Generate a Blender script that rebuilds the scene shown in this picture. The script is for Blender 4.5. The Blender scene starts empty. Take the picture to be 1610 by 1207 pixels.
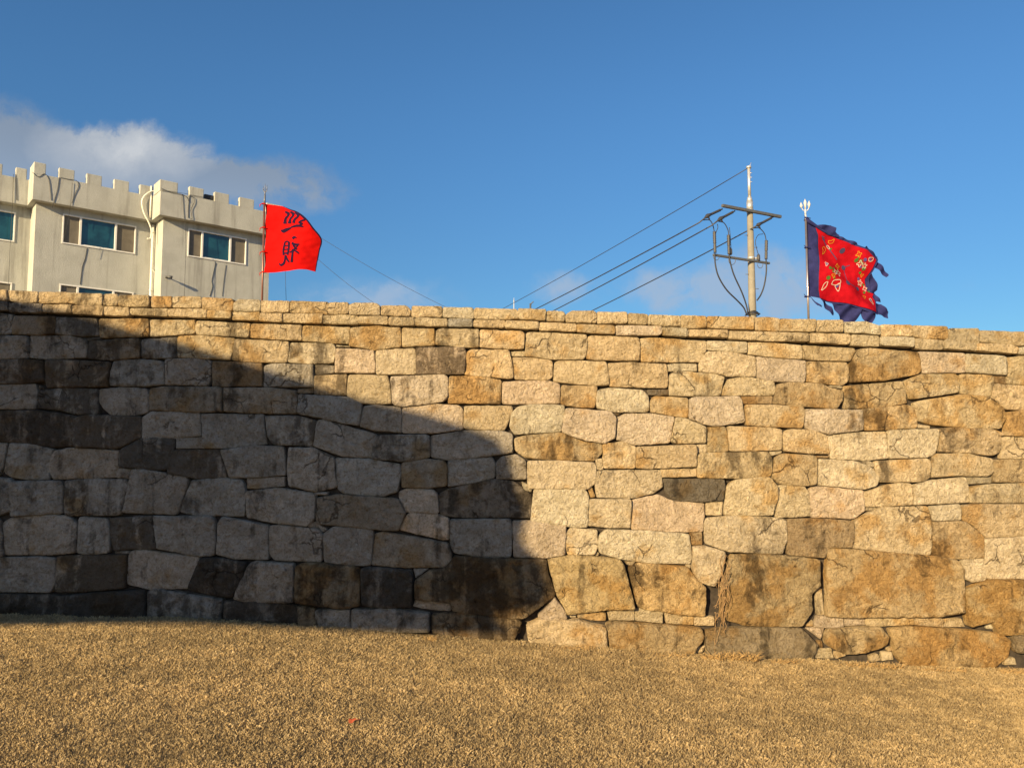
import bpy, bmesh, math, random
import numpy as np
from mathutils import Vector, Matrix, noise
from mathutils.geometry import delaunay_2d_cdt
R = math.radians
random.seed(7)
rng = np.random.default_rng(7)
SC = bpy.context.scene
COL = SC.collection

# ------------------------------------------------------------------ camera
EYE = Vector((0.0, 0.0, 1.65))
FPX, CX, CY, PITCH = 1209.0, 805.0, 603.5, R(4.6)
cam_d = bpy.data.cameras.new('camera')
cam = bpy.data.objects.new('camera', cam_d)
COL.objects.link(cam)
cam.location = EYE
cam.rotation_euler = (math.pi/2 + PITCH, 0, 0)
cam_d.sensor_width = 36.0
cam_d.lens = FPX/1610*36.0
cam_d.clip_start = 0.05
cam_d.clip_end = 3000
SC.camera = cam

def ray(px, py):
    a, b = (px-CX)/FPX, (py-CY)/FPX
    return Vector((a, math.cos(PITCH)+b*math.sin(PITCH), math.sin(PITCH)-b*math.cos(PITCH)))
def at(px, py, y):                      # where a line of sight meets the upright plane at distance y
    d = ray(px, py)
    return EYE + d*(y/d.y)

# ------------------------------------------------------------------ light
SUN_TH, SUN_EL = 33.0, 17.0
S = Vector((-math.sin(R(SUN_TH))*math.cos(R(SUN_EL)), -math.cos(R(SUN_TH))*math.cos(R(SUN_EL)), math.sin(R(SUN_EL))))
sun_d = bpy.data.lights.new('sun', 'SUN')
sun_d.energy = 5.0
sun_d.angle = R(0.53)
sun_d.color = (1.0, 0.745, 0.40)
sun = bpy.data.objects.new('sun', sun_d)
COL.objects.link(sun)
sun.location = S*40
sun.rotation_euler = S.to_track_quat('Z', 'Y').to_euler()

SC.view_settings.view_transform = 'Standard'
SC.view_settings.look = 'None'
SC.view_settings.exposure = 1.0
SC.view_settings.gamma = 1.0

class NT:
    """small helper round a node tree"""
    def __init__(s, tree):
        s.t = tree; s.n = tree.nodes; s.l = tree.links
    def add(s, typ, **kw):
        n = s.n.new(typ)
        for k, v in kw.items():
            if k.startswith('i_'):
                key = k[2:]
                key = int(key) if key.isdigit() else key
                s.set(n.inputs[key], v)
            else:
                setattr(n, k, v)
        return n
    def set(s, sock, v):
        if hasattr(v, 'is_linked') or isinstance(v, bpy.types.NodeSocket):
            s.l.new(v, sock)
        else:
            sock.default_value = v
    def math(s, op, a, b=None, c=None, clamp=False):
        n = s.n.new('ShaderNodeMath'); n.operation = op; n.use_clamp = clamp
        s.set(n.inputs[0], a)
        if b is not None: s.set(n.inputs[1], b)
        if c is not None: s.set(n.inputs[2], c)
        return n.outputs[0]
    def mix(s, fac, a, b, mode='MIX'):
        n = s.n.new('ShaderNodeMix'); n.data_type = 'RGBA'; n.blend_type = mode
        s.set(n.inputs[0], fac); s.set(n.inputs[6], a); s.set(n.inputs[7], b)
        return n.outputs[2]
    def ramp(s, fac, lo, hi):
        n = s.n.new('ShaderNodeMapRange'); n.interpolation_type = 'SMOOTHSTEP'
        s.set(n.inputs[0], fac); n.inputs[1].default_value = lo; n.inputs[2].default_value = hi
        return n.outputs[0]
    def noise(s, vec, scale, detail=4, rough=0.55, dist=0.0):
        n = s.n.new('ShaderNodeTexNoise')
        s.set(n.inputs['Vector'], vec)
        n.inputs['Scale'].default_value = scale; n.inputs['Detail'].default_value = detail
        n.inputs['Roughness'].default_value = rough; n.inputs['Distortion'].default_value = dist
        return n.outputs[0]
    def mapping(s, vec, loc=(0,0,0), scale=(1,1,1)):
        n = s.n.new('ShaderNodeMapping')
        s.set(n.inputs[0], vec); n.inputs[1].default_value = loc; n.inputs[3].default_value = scale
        return n.outputs[0]

world = bpy.data.worlds.new('World')
SC.world = world
world.use_nodes = True
w = NT(world.node_tree)
w.n.clear()
sky = w.add('ShaderNodeTexSky', sky_type='NISHITA', sun_disc=False, sun_elevation=R(SUN_EL),
            sun_rotation=math.atan2(S.x, S.y) % (2*math.pi), altitude=50, air_density=1.0, dust_density=0.6, ozone_density=2.2)
tc = w.add('ShaderNodeTexCoord')
sp = w.add('ShaderNodeSeparateXYZ'); w.l.new(tc.outputs['Generated'], sp.inputs[0])
yy = w.math('MAXIMUM', sp.outputs[1], 0.08)
cb = w.add('ShaderNodeCombineXYZ')
w.l.new(w.math('DIVIDE', sp.outputs[0], yy), cb.inputs[0])
w.l.new(w.math('DIVIDE', sp.outputs[2], yy), cb.inputs[1])
plane = cb.outputs[0]
n1 = w.add('ShaderNodeTexNoise'); w.l.new(plane, n1.inputs['Vector'])
n1.inputs['Scale'].default_value = 9; n1.inputs['Detail'].default_value = 8; n1.inputs['Roughness'].default_value = 0.6
off = w.add('ShaderNodeVectorMath', operation='MULTIPLY_ADD')
w.l.new(n1.outputs['Color'], off.inputs[0]); off.inputs[1].default_value = (0.09, 0.07, 0); w.l.new(plane, off.inputs[2])
# soft cloud bodies: centre and radii as directions (east/north and up/north), strength
def ab(px, py):
    d = ray(px, py); return d.x/d.y, d.z/d.y
acc = None; brt = None
for px, py, rx, ry, am in ((150, 270, 240, 105, 1.0), (215, 235, 130, 70, 0.75), (5, 215, 130, 85, 0.85), (-130, 250, 170, 90, 0.8),
                           (430, 290, 170, 62, 0.85), (590, 470, 190, 60, 0.55), (1200, 455, 210, 85, 0.9), (880, 450, 80, 40, 0.6),
                           (1010, 450, 120, 50, 0.5), (1560, 440, 160, 50, 0.16), (300, 300, 170, 60, 0.55)):
    a, b = ab(px, py); ra, rb = rx/FPX, ry/FPX
    m = w.mapping(off.outputs[0], (-(a+0.045)/ra, -(b+0.035)/rb, 0), (1/ra, 1/rb, 1))
    g = w.add('ShaderNodeTexGradient', gradient_type='SPHERICAL'); w.l.new(m, g.inputs[0])
    v = w.math('MULTIPLY', g.outputs['Fac'], am)
    acc = v if acc is None else w.math('ADD', acc, v)
nz = w.noise(off.outputs[0], 15, 9, 0.64)
dens = w.math('MULTIPLY', acc, w.math('SUBTRACT', w.math('MULTIPLY', nz, 3.1), 0.55))
mask = w.math('MULTIPLY', w.ramp(dens, 0.10, 0.66), 0.88)
# the lit top of the big cloud
a, b = ab(205, 225)
m = w.mapping(off.outputs[0], (-(a+0.045)/0.15, -(b+0.035)/0.065, 0), (1/0.15, 1/0.065, 1))
g = w.add('ShaderNodeTexGradient', gradient_type='SPHERICAL'); w.l.new(m, g.inputs[0])
lit = w.math('MULTIPLY', g.outputs['Fac'], w.math('MULTIPLY', nz, 1.9), clamp=True)
low = w.ramp(w.math('SUBTRACT', 0.40, sp.outputs[2]), 0.05, 0.20)
ccol = w.mix(low, (1.8, 2.2, 2.8, 1), (2.45, 3.3, 4.5, 1))
ccol = w.mix(lit, ccol, (4.4, 4.5, 4.6, 1))
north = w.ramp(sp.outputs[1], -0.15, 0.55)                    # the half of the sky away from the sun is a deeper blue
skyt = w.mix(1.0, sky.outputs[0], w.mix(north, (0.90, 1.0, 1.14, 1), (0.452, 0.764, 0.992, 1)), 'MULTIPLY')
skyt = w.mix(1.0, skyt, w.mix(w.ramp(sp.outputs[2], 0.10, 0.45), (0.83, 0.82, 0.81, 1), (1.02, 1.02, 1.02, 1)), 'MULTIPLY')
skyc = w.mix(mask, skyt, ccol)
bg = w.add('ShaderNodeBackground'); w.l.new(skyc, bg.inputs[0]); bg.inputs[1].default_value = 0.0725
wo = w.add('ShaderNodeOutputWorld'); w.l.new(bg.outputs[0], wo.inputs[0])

# ------------------------------------------------------------------ helpers
def tag(o, label=None, cat=None, group=None, kind=None):
    if label: o['label'] = label
    if cat: o['category'] = cat
    if group: o['group'] = group
    if kind: o['kind'] = kind
    return o
def empty(name, loc, label, cat, group=None):
    o = bpy.data.objects.new(name, None); COL.objects.link(o)
    o.empty_display_size = 0.2
    o.location = loc
    return tag(o, label, cat, group)
def put(o, parent):
    """parent an object whose mesh is already in world coordinates"""
    if parent is not None:
        o.parent = parent
        p = parent; off = Vector((0, 0, 0))
        while p is not None:
            off += p.location; p = p.parent
        o.location = -off
    return o
def mesh_obj(name, verts, faces, mat, parent=None, smooth=False):
    me = bpy.data.meshes.new(name)
    me.from_pydata([tuple(v) for v in verts], [], [tuple(f) for f in faces])
    if mat: me.materials.append(mat)
    if smooth: me.polygons.foreach_set('use_smooth', [True]*len(me.polygons))
    me.update()
    o = bpy.data.objects.new(name, me); COL.objects.link(o)
    return put(o, parent)

class MB:
    """collects shapes for ONE mesh object"""
    def __init__(s): s.v = []; s.f = []; s.sm = []
    def raw(s, vs, fs, smooth=False):
        k = len(s.v); s.v += [Vector(v) for v in vs]
        s.f += [tuple(i+k for i in f) for f in fs]; s.sm += [smooth]*len(fs)
        return s
    def box(s, o, ax, ay, az):
        """corner o and three edge vectors"""
        o, ax, ay, az = Vector(o), Vector(ax), Vector(ay), Vector(az)
        vs = [o, o+ax, o+ax+ay, o+ay, o+az, o+ax+az, o+ax+ay+az, o+ay+az]
        fs = [(0,3,2,1), (4,5,6,7), (0,1,5,4), (1,2,6,5), (2,3,7,6), (3,0,4,7)]
        if ax.cross(ay).dot(az) < 0: fs = [tuple(reversed(f)) for f in fs]
        return s.raw(vs, fs)
    def tube(s, pts, r, n=8, cap=True):
        pts = [Vector(p) for p in pts]
        rs = r if isinstance(r, (list, tuple)) else [r]*len(pts)
        vs = []; fs = []
        prev = None
        for i, p in enumerate(pts):
            t = (pts[min(i+1, len(pts)-1)] - pts[max(i-1, 0)])
            if t.length < 1e-9: t = Vector((0,0,1))
            t.normalize()
            a = prev if prev is not None else (Vector((0,0,1)) if abs(t.z) < 0.9 else Vector((1,0,0)))
            a = (a - t*a.dot(t)).normalized(); prev = a
            b = t.cross(a)
            for k in range(n):
                ang = 2*math.pi*k/n
                vs.append(p + (a*math.cos(ang) + b*math.sin(ang))*rs[i])
        for i in range(len(pts)-1):
            for k in range(n):
                fs.append((i*n+k, i*n+(k+1) % n, (i+1)*n+(k+1) % n, (i+1)*n+k))
        if cap:
            fs.append(tuple(range(n-1, -1, -1))); fs.append(tuple(range((len(pts)-1)*n, len(pts)*n)))
        return s.raw(vs, fs, True)
    def build(s, name, mat, parent=None, bevel=0.0):
        o = mesh_obj(name, s.v, s.f, mat, parent)
        o.data.polygons.foreach_set('use_smooth', s.sm)
        if bevel:
            b = o.modifiers.new('bevel', 'BEVEL'); b.width = bevel; b.segments = 2; b.limit_method = 'ANGLE'
        return o
def spline(pts, n=6):
    """Catmull-Rom through the points"""
    P = [Vector(p) for p in pts]; P = [P[0]*2-P[1]] + P + [P[-1]*2-P[-2]]
    out = []
    for i in range(1, len(P)-2):
        for k in range(n):
            t = k/n; a, b, c, d = P[i-1], P[i], P[i+1], P[i+2]
            out.append(0.5*((2*b) + (c-a)*t + (2*a-5*b+4*c-d)*t*t + (3*b-a-3*c+d)*t**3))
    out.append(P[-2]); return out

def material(name, rough=0.8):
    m = bpy.data.materials.new(name); m.use_nodes = True
    t = NT(m.node_tree); b = t.n['Principled BSDF']
    b.inputs['Roughness'].default_value = rough
    return m, t, b
def plain(name, col, rough=0.6, metal=0.0, var=0.12, scale=9.0):
    m, t, b = material(name, rough)
    co = t.add('ShaderNodeTexCoord').outputs['Object']
    f = t.noise(co, scale, 5, 0.6)
    c1 = tuple(c*(1-var) for c in col)+(1,); c2 = tuple(min(1, c*(1+var)) for c in col)+(1,)
    t.l.new(t.mix(t.ramp(f, 0.3, 0.7), c1, c2), b.inputs['Base Color'])
    b.inputs['Metallic'].default_value = metal
    return m

# ------------------------------------------------------------------ materials
def stone_material():
    m, t, b = material('granite', 0.88)
    co = t.add('ShaderNodeTexCoord').outputs['Object']
    tint = t.add('ShaderNodeAttribute', attribute_name='tint')
    st = t.add('ShaderNodeAttribute', attribute_name='wear')
    sx = t.add('ShaderNodeSeparateColor'); t.l.new(st.outputs['Color'], sx.inputs[0])
    streak, rust, seed = sx.outputs[0], sx.outputs[1], sx.outputs[2]
    v = t.add('ShaderNodeVectorMath', operation='MULTIPLY_ADD')
    cs = t.add('ShaderNodeCombineXYZ'); t.l.new(seed, cs.inputs[1]); t.l.new(seed, cs.inputs[0])
    t.l.new(cs.outputs[0], v.inputs[0]); v.inputs[1].default_value = (37, 53, 0); t.l.new(co, v.inputs[2])
    sc = v.outputs[0]                                   # pattern shifted from stone to stone
    grain = t.noise(sc, 85, 4, 0.75)
    mott = t.noise(sc, 9, 6, 0.62, 0.4)
    broad = t.noise(sc, 3.2, 4, 0.55)
    c = tint.outputs['Color']
    c = t.mix(t.ramp(mott, 0.36, 0.66), t.mix(1.0, c, (0.84, 0.82, 0.77, 1), 'MULTIPLY'), t.mix(1.0, c, (1.13, 1.13, 1.12, 1), 'MULTIPLY'))
    # rusty iron bloom, gathered in cloudy patches
    rk = t.math('ADD', t.math('MULTIPLY_ADD', t.math('SUBTRACT', broad, 0.5), 2.4, -0.36), t.math('MULTIPLY', rust, 0.55))
    rf = t.math('MULTIPLY', t.ramp(rk, -0.16, 0.16), 0.9)
    c = t.mix(rf, c, t.mix(1.0, c, (0.86, 0.70, 0.47, 1), 'MULTIPLY'))
    # black run-off: tall streaks, and lichen blotches
    sv = t.mapping(co, (0, 0, 0), (9, 1, 1.1))
    wide = t.noise(t.mapping(co, (0, 0, 0), (2.6, 1, 0.9)), 1.0, 6, 0.62, 0.5)   # staining that runs on over the joints
    run = t.noise(sv, 1.0, 5, 0.6, 0.3)
    blot = t.noise(sc, 7, 7, 0.68, 0.8)
    k = t.math('ADD', t.math('ADD', t.math('MULTIPLY', run, 0.30), t.math('MULTIPLY', blot, 0.34)), t.math('MULTIPLY', wide, 0.36))
    k = t.math('MULTIPLY_ADD', t.math('SUBTRACT', k, 0.5), 2.9, 0.5)
    k = t.math('ADD', t.math('SUBTRACT', k, 0.80), t.math('MULTIPLY', streak, 0.46))
    sf = t.math('MULTIPLY', t.ramp(k, -0.14, 0.16), 0.86)
    c = t.mix(sf, c, t.mix(1.0, c, (0.20, 0.185, 0.165, 1), 'MULTIPLY'))
    # pitted, hammer-dressed face: relief shading put into the colour, pits darker, crests paler
    pit = t.noise(sc, 42, 5, 0.72, 0.6)
    c = t.mix(t.ramp(pit, 0.33, 0.50), t.mix(1.0, c, (0.66, 0.60, 0.50, 1), 'MULTIPLY'), c)
    c = t.mix(t.ramp(pit, 0.54, 0.68), c, t.mix(1.0, c, (1.20, 1.20, 1.20, 1), 'MULTIPLY'))
    # hairline cracks on some of the faces
    cd = t.add('ShaderNodeVectorMath', operation='MULTIPLY_ADD'); nv_ = t.add('ShaderNodeTexNoise'); t.l.new(sc, nv_.inputs['Vector']); nv_.inputs['Scale'].default_value = 6; nv_.inputs['Detail'].default_value = 5
    t.l.new(nv_.outputs['Color'], cd.inputs[0]); cd.inputs[1].default_value = (0.22, 0.22, 0.22); t.l.new(sc, cd.inputs[2])
    cv_ = t.add('ShaderNodeTexVoronoi', feature='DISTANCE_TO_EDGE'); t.l.new(cd.outputs[0], cv_.inputs['Vector']); cv_.inputs['Scale'].default_value = 3.4
    crk = t.math('MULTIPLY', t.math('SUBTRACT', 1.0, t.ramp(cv_.outputs['Distance'], 0.006, 0.026)), t.ramp(t.noise(sc, 2.3, 2, 0.5), 0.555, 0.62))
    c = t.mix(t.math('MULTIPLY', crk, 0.75), c, t.mix(1.0, c, (0.25, 0.22, 0.18, 1), 'MULTIPLY'))
    # quartz and mica grain
    c = t.mix(t.ramp(grain, 0.30, 0.43), t.mix(1.0, c, (0.60, 0.56, 0.50, 1), 'MULTIPLY'), c)
    c = t.mix(t.math('MULTIPLY', t.ramp(grain, 0.60, 0.74), 0.45), c, t.mix(1.0, c, (1.4, 1.38, 1.34, 1), 'MULTIPLY'))
    t.l.new(c, b.inputs['Base Color'])
    b.inputs['Specular IOR Level'].default_value = 0.25
    vo = t.add('ShaderNodeTexVoronoi', feature='SMOOTH_F1'); t.l.new(sc, vo.inputs['Vector']); vo.inputs['Scale'].default_value = 30
    h = t.math('ADD', t.math('ADD', t.math('MULTIPLY', pit, 0.9), t.math('MULTIPLY', t.noise(sc, 19, 5, 0.6, 0.8), 0.9)), t.math('MULTIPLY', grain, 0.5))
    h = t.math('ADD', h, t.math('MULTIPLY', vo.outputs['Distance'], 0.22))
    h = t.math('SUBTRACT', h, t.math('MULTIPLY', crk, 0.5))
    bp = t.add('ShaderNodeBump'); bp.inputs['Strength'].default_value = 1.0; bp.inputs['Distance'].default_value = 0.06
    t.l.new(h, bp.inputs['Height']); t.l.new(bp.outputs[0], b.inputs['Normal'])
    return m
M_STONE = stone_material()
M_CORE = plain('dark core behind open joints', (0.035, 0.027, 0.02), 0.95, 0, 0.4, 30)  # shade of the open joints put into the core's near-black colour

def ground_material():
    m, t, b = material('dry turf soil', 0.95)
    co = t.add('ShaderNodeTexCoord').outputs['Object']
    f = t.noise(co, 60, 5, 0.7); g2 = t.noise(co, 2.2, 5, 0.6)
    c = t.mix(t.ramp(f, 0.35, 0.65), (0.20, 0.135, 0.06, 1), (0.40, 0.28, 0.13, 1))
    c = t.mix(t.math('MULTIPLY', t.ramp(g2, 0.4, 0.62), 0.35), c, (0.17, 0.11, 0.05, 1))
    t.l.new(c, b.inputs['Base Color'])
    bp = t.add('ShaderNodeBump'); bp.inputs['Strength'].default_value = 0.8; bp.inputs['Distance'].default_value = 0.02
    t.l.new(f, bp.inputs['Height']); t.l.new(bp.outputs[0], b.inputs['Normal'])
    return m
M_GROUND = ground_material()
def grass_material():
    m, t, b = material('dry grass blades', 0.75)
    a = t.add('ShaderNodeAttribute', attribute_name='blade').outputs['Color']
    t.l.new(a, b.inputs['Base Color'])
    b.inputs['Specular IOR Level'].default_value = 0.2
    tr = t.add('ShaderNodeBsdfTranslucent'); t.l.new(a, tr.inputs[0])
    mx = t.add('ShaderNodeMixShader'); mx.inputs[0].default_value = 0.45
    t.l.new(b.outputs[0], mx.inputs[1]); t.l.new(tr.outputs[0], mx.inputs[2])
    t.l.new(mx.outputs[0], t.n['Material Output'].inputs[0])
    return m
M_GRASS = grass_material()
def plaster_material():
    m, t, b = material('weathered plaster', 0.9)
    co = t.add('ShaderNodeTexCoord').outputs['Object']
    f = t.noise(co, 1.1, 6, 0.62); fine = t.noise(co, 24, 5, 0.7)
    st = t.noise(t.mapping(co, (0, 0, 0), (3.2, 3.2, 0.22)), 1.0, 5, 0.62)
    c = t.mix(t.ramp(f, 0.35, 0.68), (0.45, 0.465, 0.44, 1), (0.38, 0.392, 0.37, 1))
    c = t.mix(t.math('MULTIPLY', t.ramp(st, 0.48, 0.70), 0.55), c, (0.17, 0.168, 0.155, 1))
    c = t.mix(t.math('MULTIPLY', t.ramp(fine, 0.42, 0.60), 0.22), c, (0.32, 0.30, 0.25, 1))
    t.l.new(c, b.inputs['Base Color'])
    bp = t.add('ShaderNodeBump'); bp.inputs['Strength'].default_value = 0.5; bp.inputs['Distance'].default_value = 0.03
    t.l.new(fine, bp.inputs['Height']); t.l.new(bp.outputs[0], b.inputs['Normal'])
    return m
M_PLASTER = plaster_material()
M_FRAME = plain('white window frame', (0.72, 0.72, 0.70), 0.45, 0, 0.06)
M_PIPE = plain('white plastic pipe', (0.74, 0.72, 0.64), 0.5, 0, 0.08)
M_SCREEN = plain('insect screen over a dim room', (0.14, 0.125, 0.10), 0.85, 0, 0.15, 3)
def glass_material():
    m, t, b = material('tinted window glass', 0.06)
    co = t.add('ShaderNodeTexCoord').outputs['Object']
    f = t.noise(co, 1.6, 3, 0.5)
    t.l.new(t.mix(t.ramp(f, 0.38, 0.62), (0.006, 0.035, 0.055, 1), (0.012, 0.07, 0.10, 1)), b.inputs['Base Color'])
    b.inputs['Specular IOR Level'].default_value = 0.6
    b.inputs['Coat Weight'].default_value = 0.5; b.inputs['Coat Roughness'].default_value = 0.03
    return m
M_GLASS = glass_material()
M_WIREBLK = plain('black cable', (0.025, 0.025, 0.028), 0.6)
M_CONC = plain('spun concrete', (0.215, 0.20, 0.165), 0.85, 0, 0.12, 3)
M_STEEL = plain('galvanised steel', (0.55, 0.56, 0.57), 0.4, 0.6, 0.1)
M_DARKSTEEL = plain('dull grey steel arm', (0.10, 0.105, 0.11), 0.55, 0.2, 0.15)
M_POLYMER = plain('dark polymer insulator', (0.045, 0.045, 0.05), 0.55)
M_WHITE = plain('white painted metal', (0.50, 0.51, 0.52), 0.5)
M_POLE = plain('brown flag pole', (0.20, 0.085, 0.065), 0.35, 0.4)
M_SILVERPOLE = plain('stainless flag pole', (0.42, 0.36, 0.34), 0.28, 0.8)
def cloth(name, col, var=0.12):
    m, t, b = material(name, 0.8)
    co = t.add('ShaderNodeTexCoord').outputs['Object']
    f = t.noise(co, 14, 5, 0.6)
    c1 = tuple(c*(1-var) for c in col)+(1,); c2 = tuple(min(1, c*(1+var)) for c in col)+(1,)
    c = t.mix(t.ramp(f, 0.3, 0.7), c1, c2)
    t.l.new(c, b.inputs['Base Color'])
    b.inputs['Specular IOR Level'].default_value = 0.04
    tr = t.add('ShaderNodeBsdfTranslucent'); t.l.new(c, tr.inputs[0])
    mx = t.add('ShaderNodeMixShader'); mx.inputs[0].default_value = 0.22
    t.l.new(b.outputs[0], mx.inputs[1]); t.l.new(tr.outputs[0], mx.inputs[2])
    t.l.new(mx.outputs[0], t.n['Material Output'].inputs[0])
    return m
M_RED = cloth('scarlet flag cloth', (0.60, 0.007, 0.006), 0.07)
M_CRIMSON = cloth('crimson flag cloth', (0.37, 0.006, 0.014), 0.12)
M_NAVY = cloth('navy flag cloth', (0.030, 0.034, 0.125), 0.15)
M_INK = cloth('dark blue ink', (0.022, 0.010, 0.035), 0.1)
M_YEL = cloth('yellow embroidery', (0.50, 0.24, 0.025)); M_WHT = cloth('white embroidery', (0.55, 0.48, 0.42))
M_GRN = cloth('green embroidery', (0.06, 0.14, 0.03)); M_PUR = cloth('violet embroidery', (0.10, 0.07, 0.25))
M_DOT = cloth('slate blue embroidery', (0.06, 0.055, 0.13))
M_SHADE_SHEET = cloth('canvas', (0.25, 0.22, 0.18))  # for the unseen sheet added to shade the wall

# ------------------------------------------------------------------ ground
D = 6.85                                                    # distance of the wall's face
FOOT_PX = [(-500, 952), (0, 967), (150, 968), (300, 972), (450, 983), (600, 993), (800, 1008), (1000, 1023), (1200, 1036), (1400, 1045), (1610, 1053), (2100, 1074)]
FX = [at(a, b, D).x for a, b in FOOT_PX]; FZ = [at(a, b, D).z for a, b in FOOT_PX]
TOPL, TOPR = at(0, 459, D), at(1610, 521, D)
def top_z(x): return TOPL.z + (TOPR.z-TOPL.z)*(x-TOPL.x)/(TOPR.x-TOPL.x)
def ground_z(x, y):
    zf = np.interp(x, FX, FZ)
    if x < FX[0]: zf = FZ[0]
    if x > FX[-1]: zf = FZ[-1]
    flat = -0.040*max(-8, min(8, x))
    k = max(0.0, min(1.0, (y-1.5)/(D-1.5))); k = k*k*(3-2*k)
    z = flat*(1-k) + zf*k
    if y < D+0.2:
        z += 0.018*noise.noise(Vector((x*0.7, y*0.9, 3.1))) + 0.008*noise.noise(Vector((x*2.3, y*2.6, 9.1)))
    return z
xs = sorted(set([-900, -400, -150, -60, -30, -20, 20, 30, 60, 150, 400, 900] + [round(-14+0.2*i, 3) for i in range(141)]))
ys = sorted(set([-900, -400, -150, -60, -30, -15, -8, -4, -2, -1, 0, 1] + [round(1.5+0.15*i, 3) for i in range(37)] + [7.12, 7.16, 8, 10, 14, 20, 30, 45, 70, 150, 400, 900]))
vs = []; fs = []
for y in ys:
    for x in xs:
        vs.append((x, y, ground_z(x, y) if y < 7.14 else top_z(max(-9, min(9, x)))-0.30))
nx = len(xs)
for j in range(len(ys)-1):
    for i in range(nx-1):
        fs.append((j*nx+i, j*nx+i+1, (j+1)*nx+i+1, (j+1)*nx+i))
g = mesh_obj('ground', vs, fs, M_GROUND, smooth=True); tag(g, kind='structure')

# ------------------------------------------------------------------ the stones of the wall, measured tile by tile
K = 4.0225
TILES = dict(A=(0, 450), B=(0, 740), C=(400, 450), D=(400, 740), E=(800, 450), F=(800, 750), G=(1210, 490), H=(1210, 770))
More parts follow.
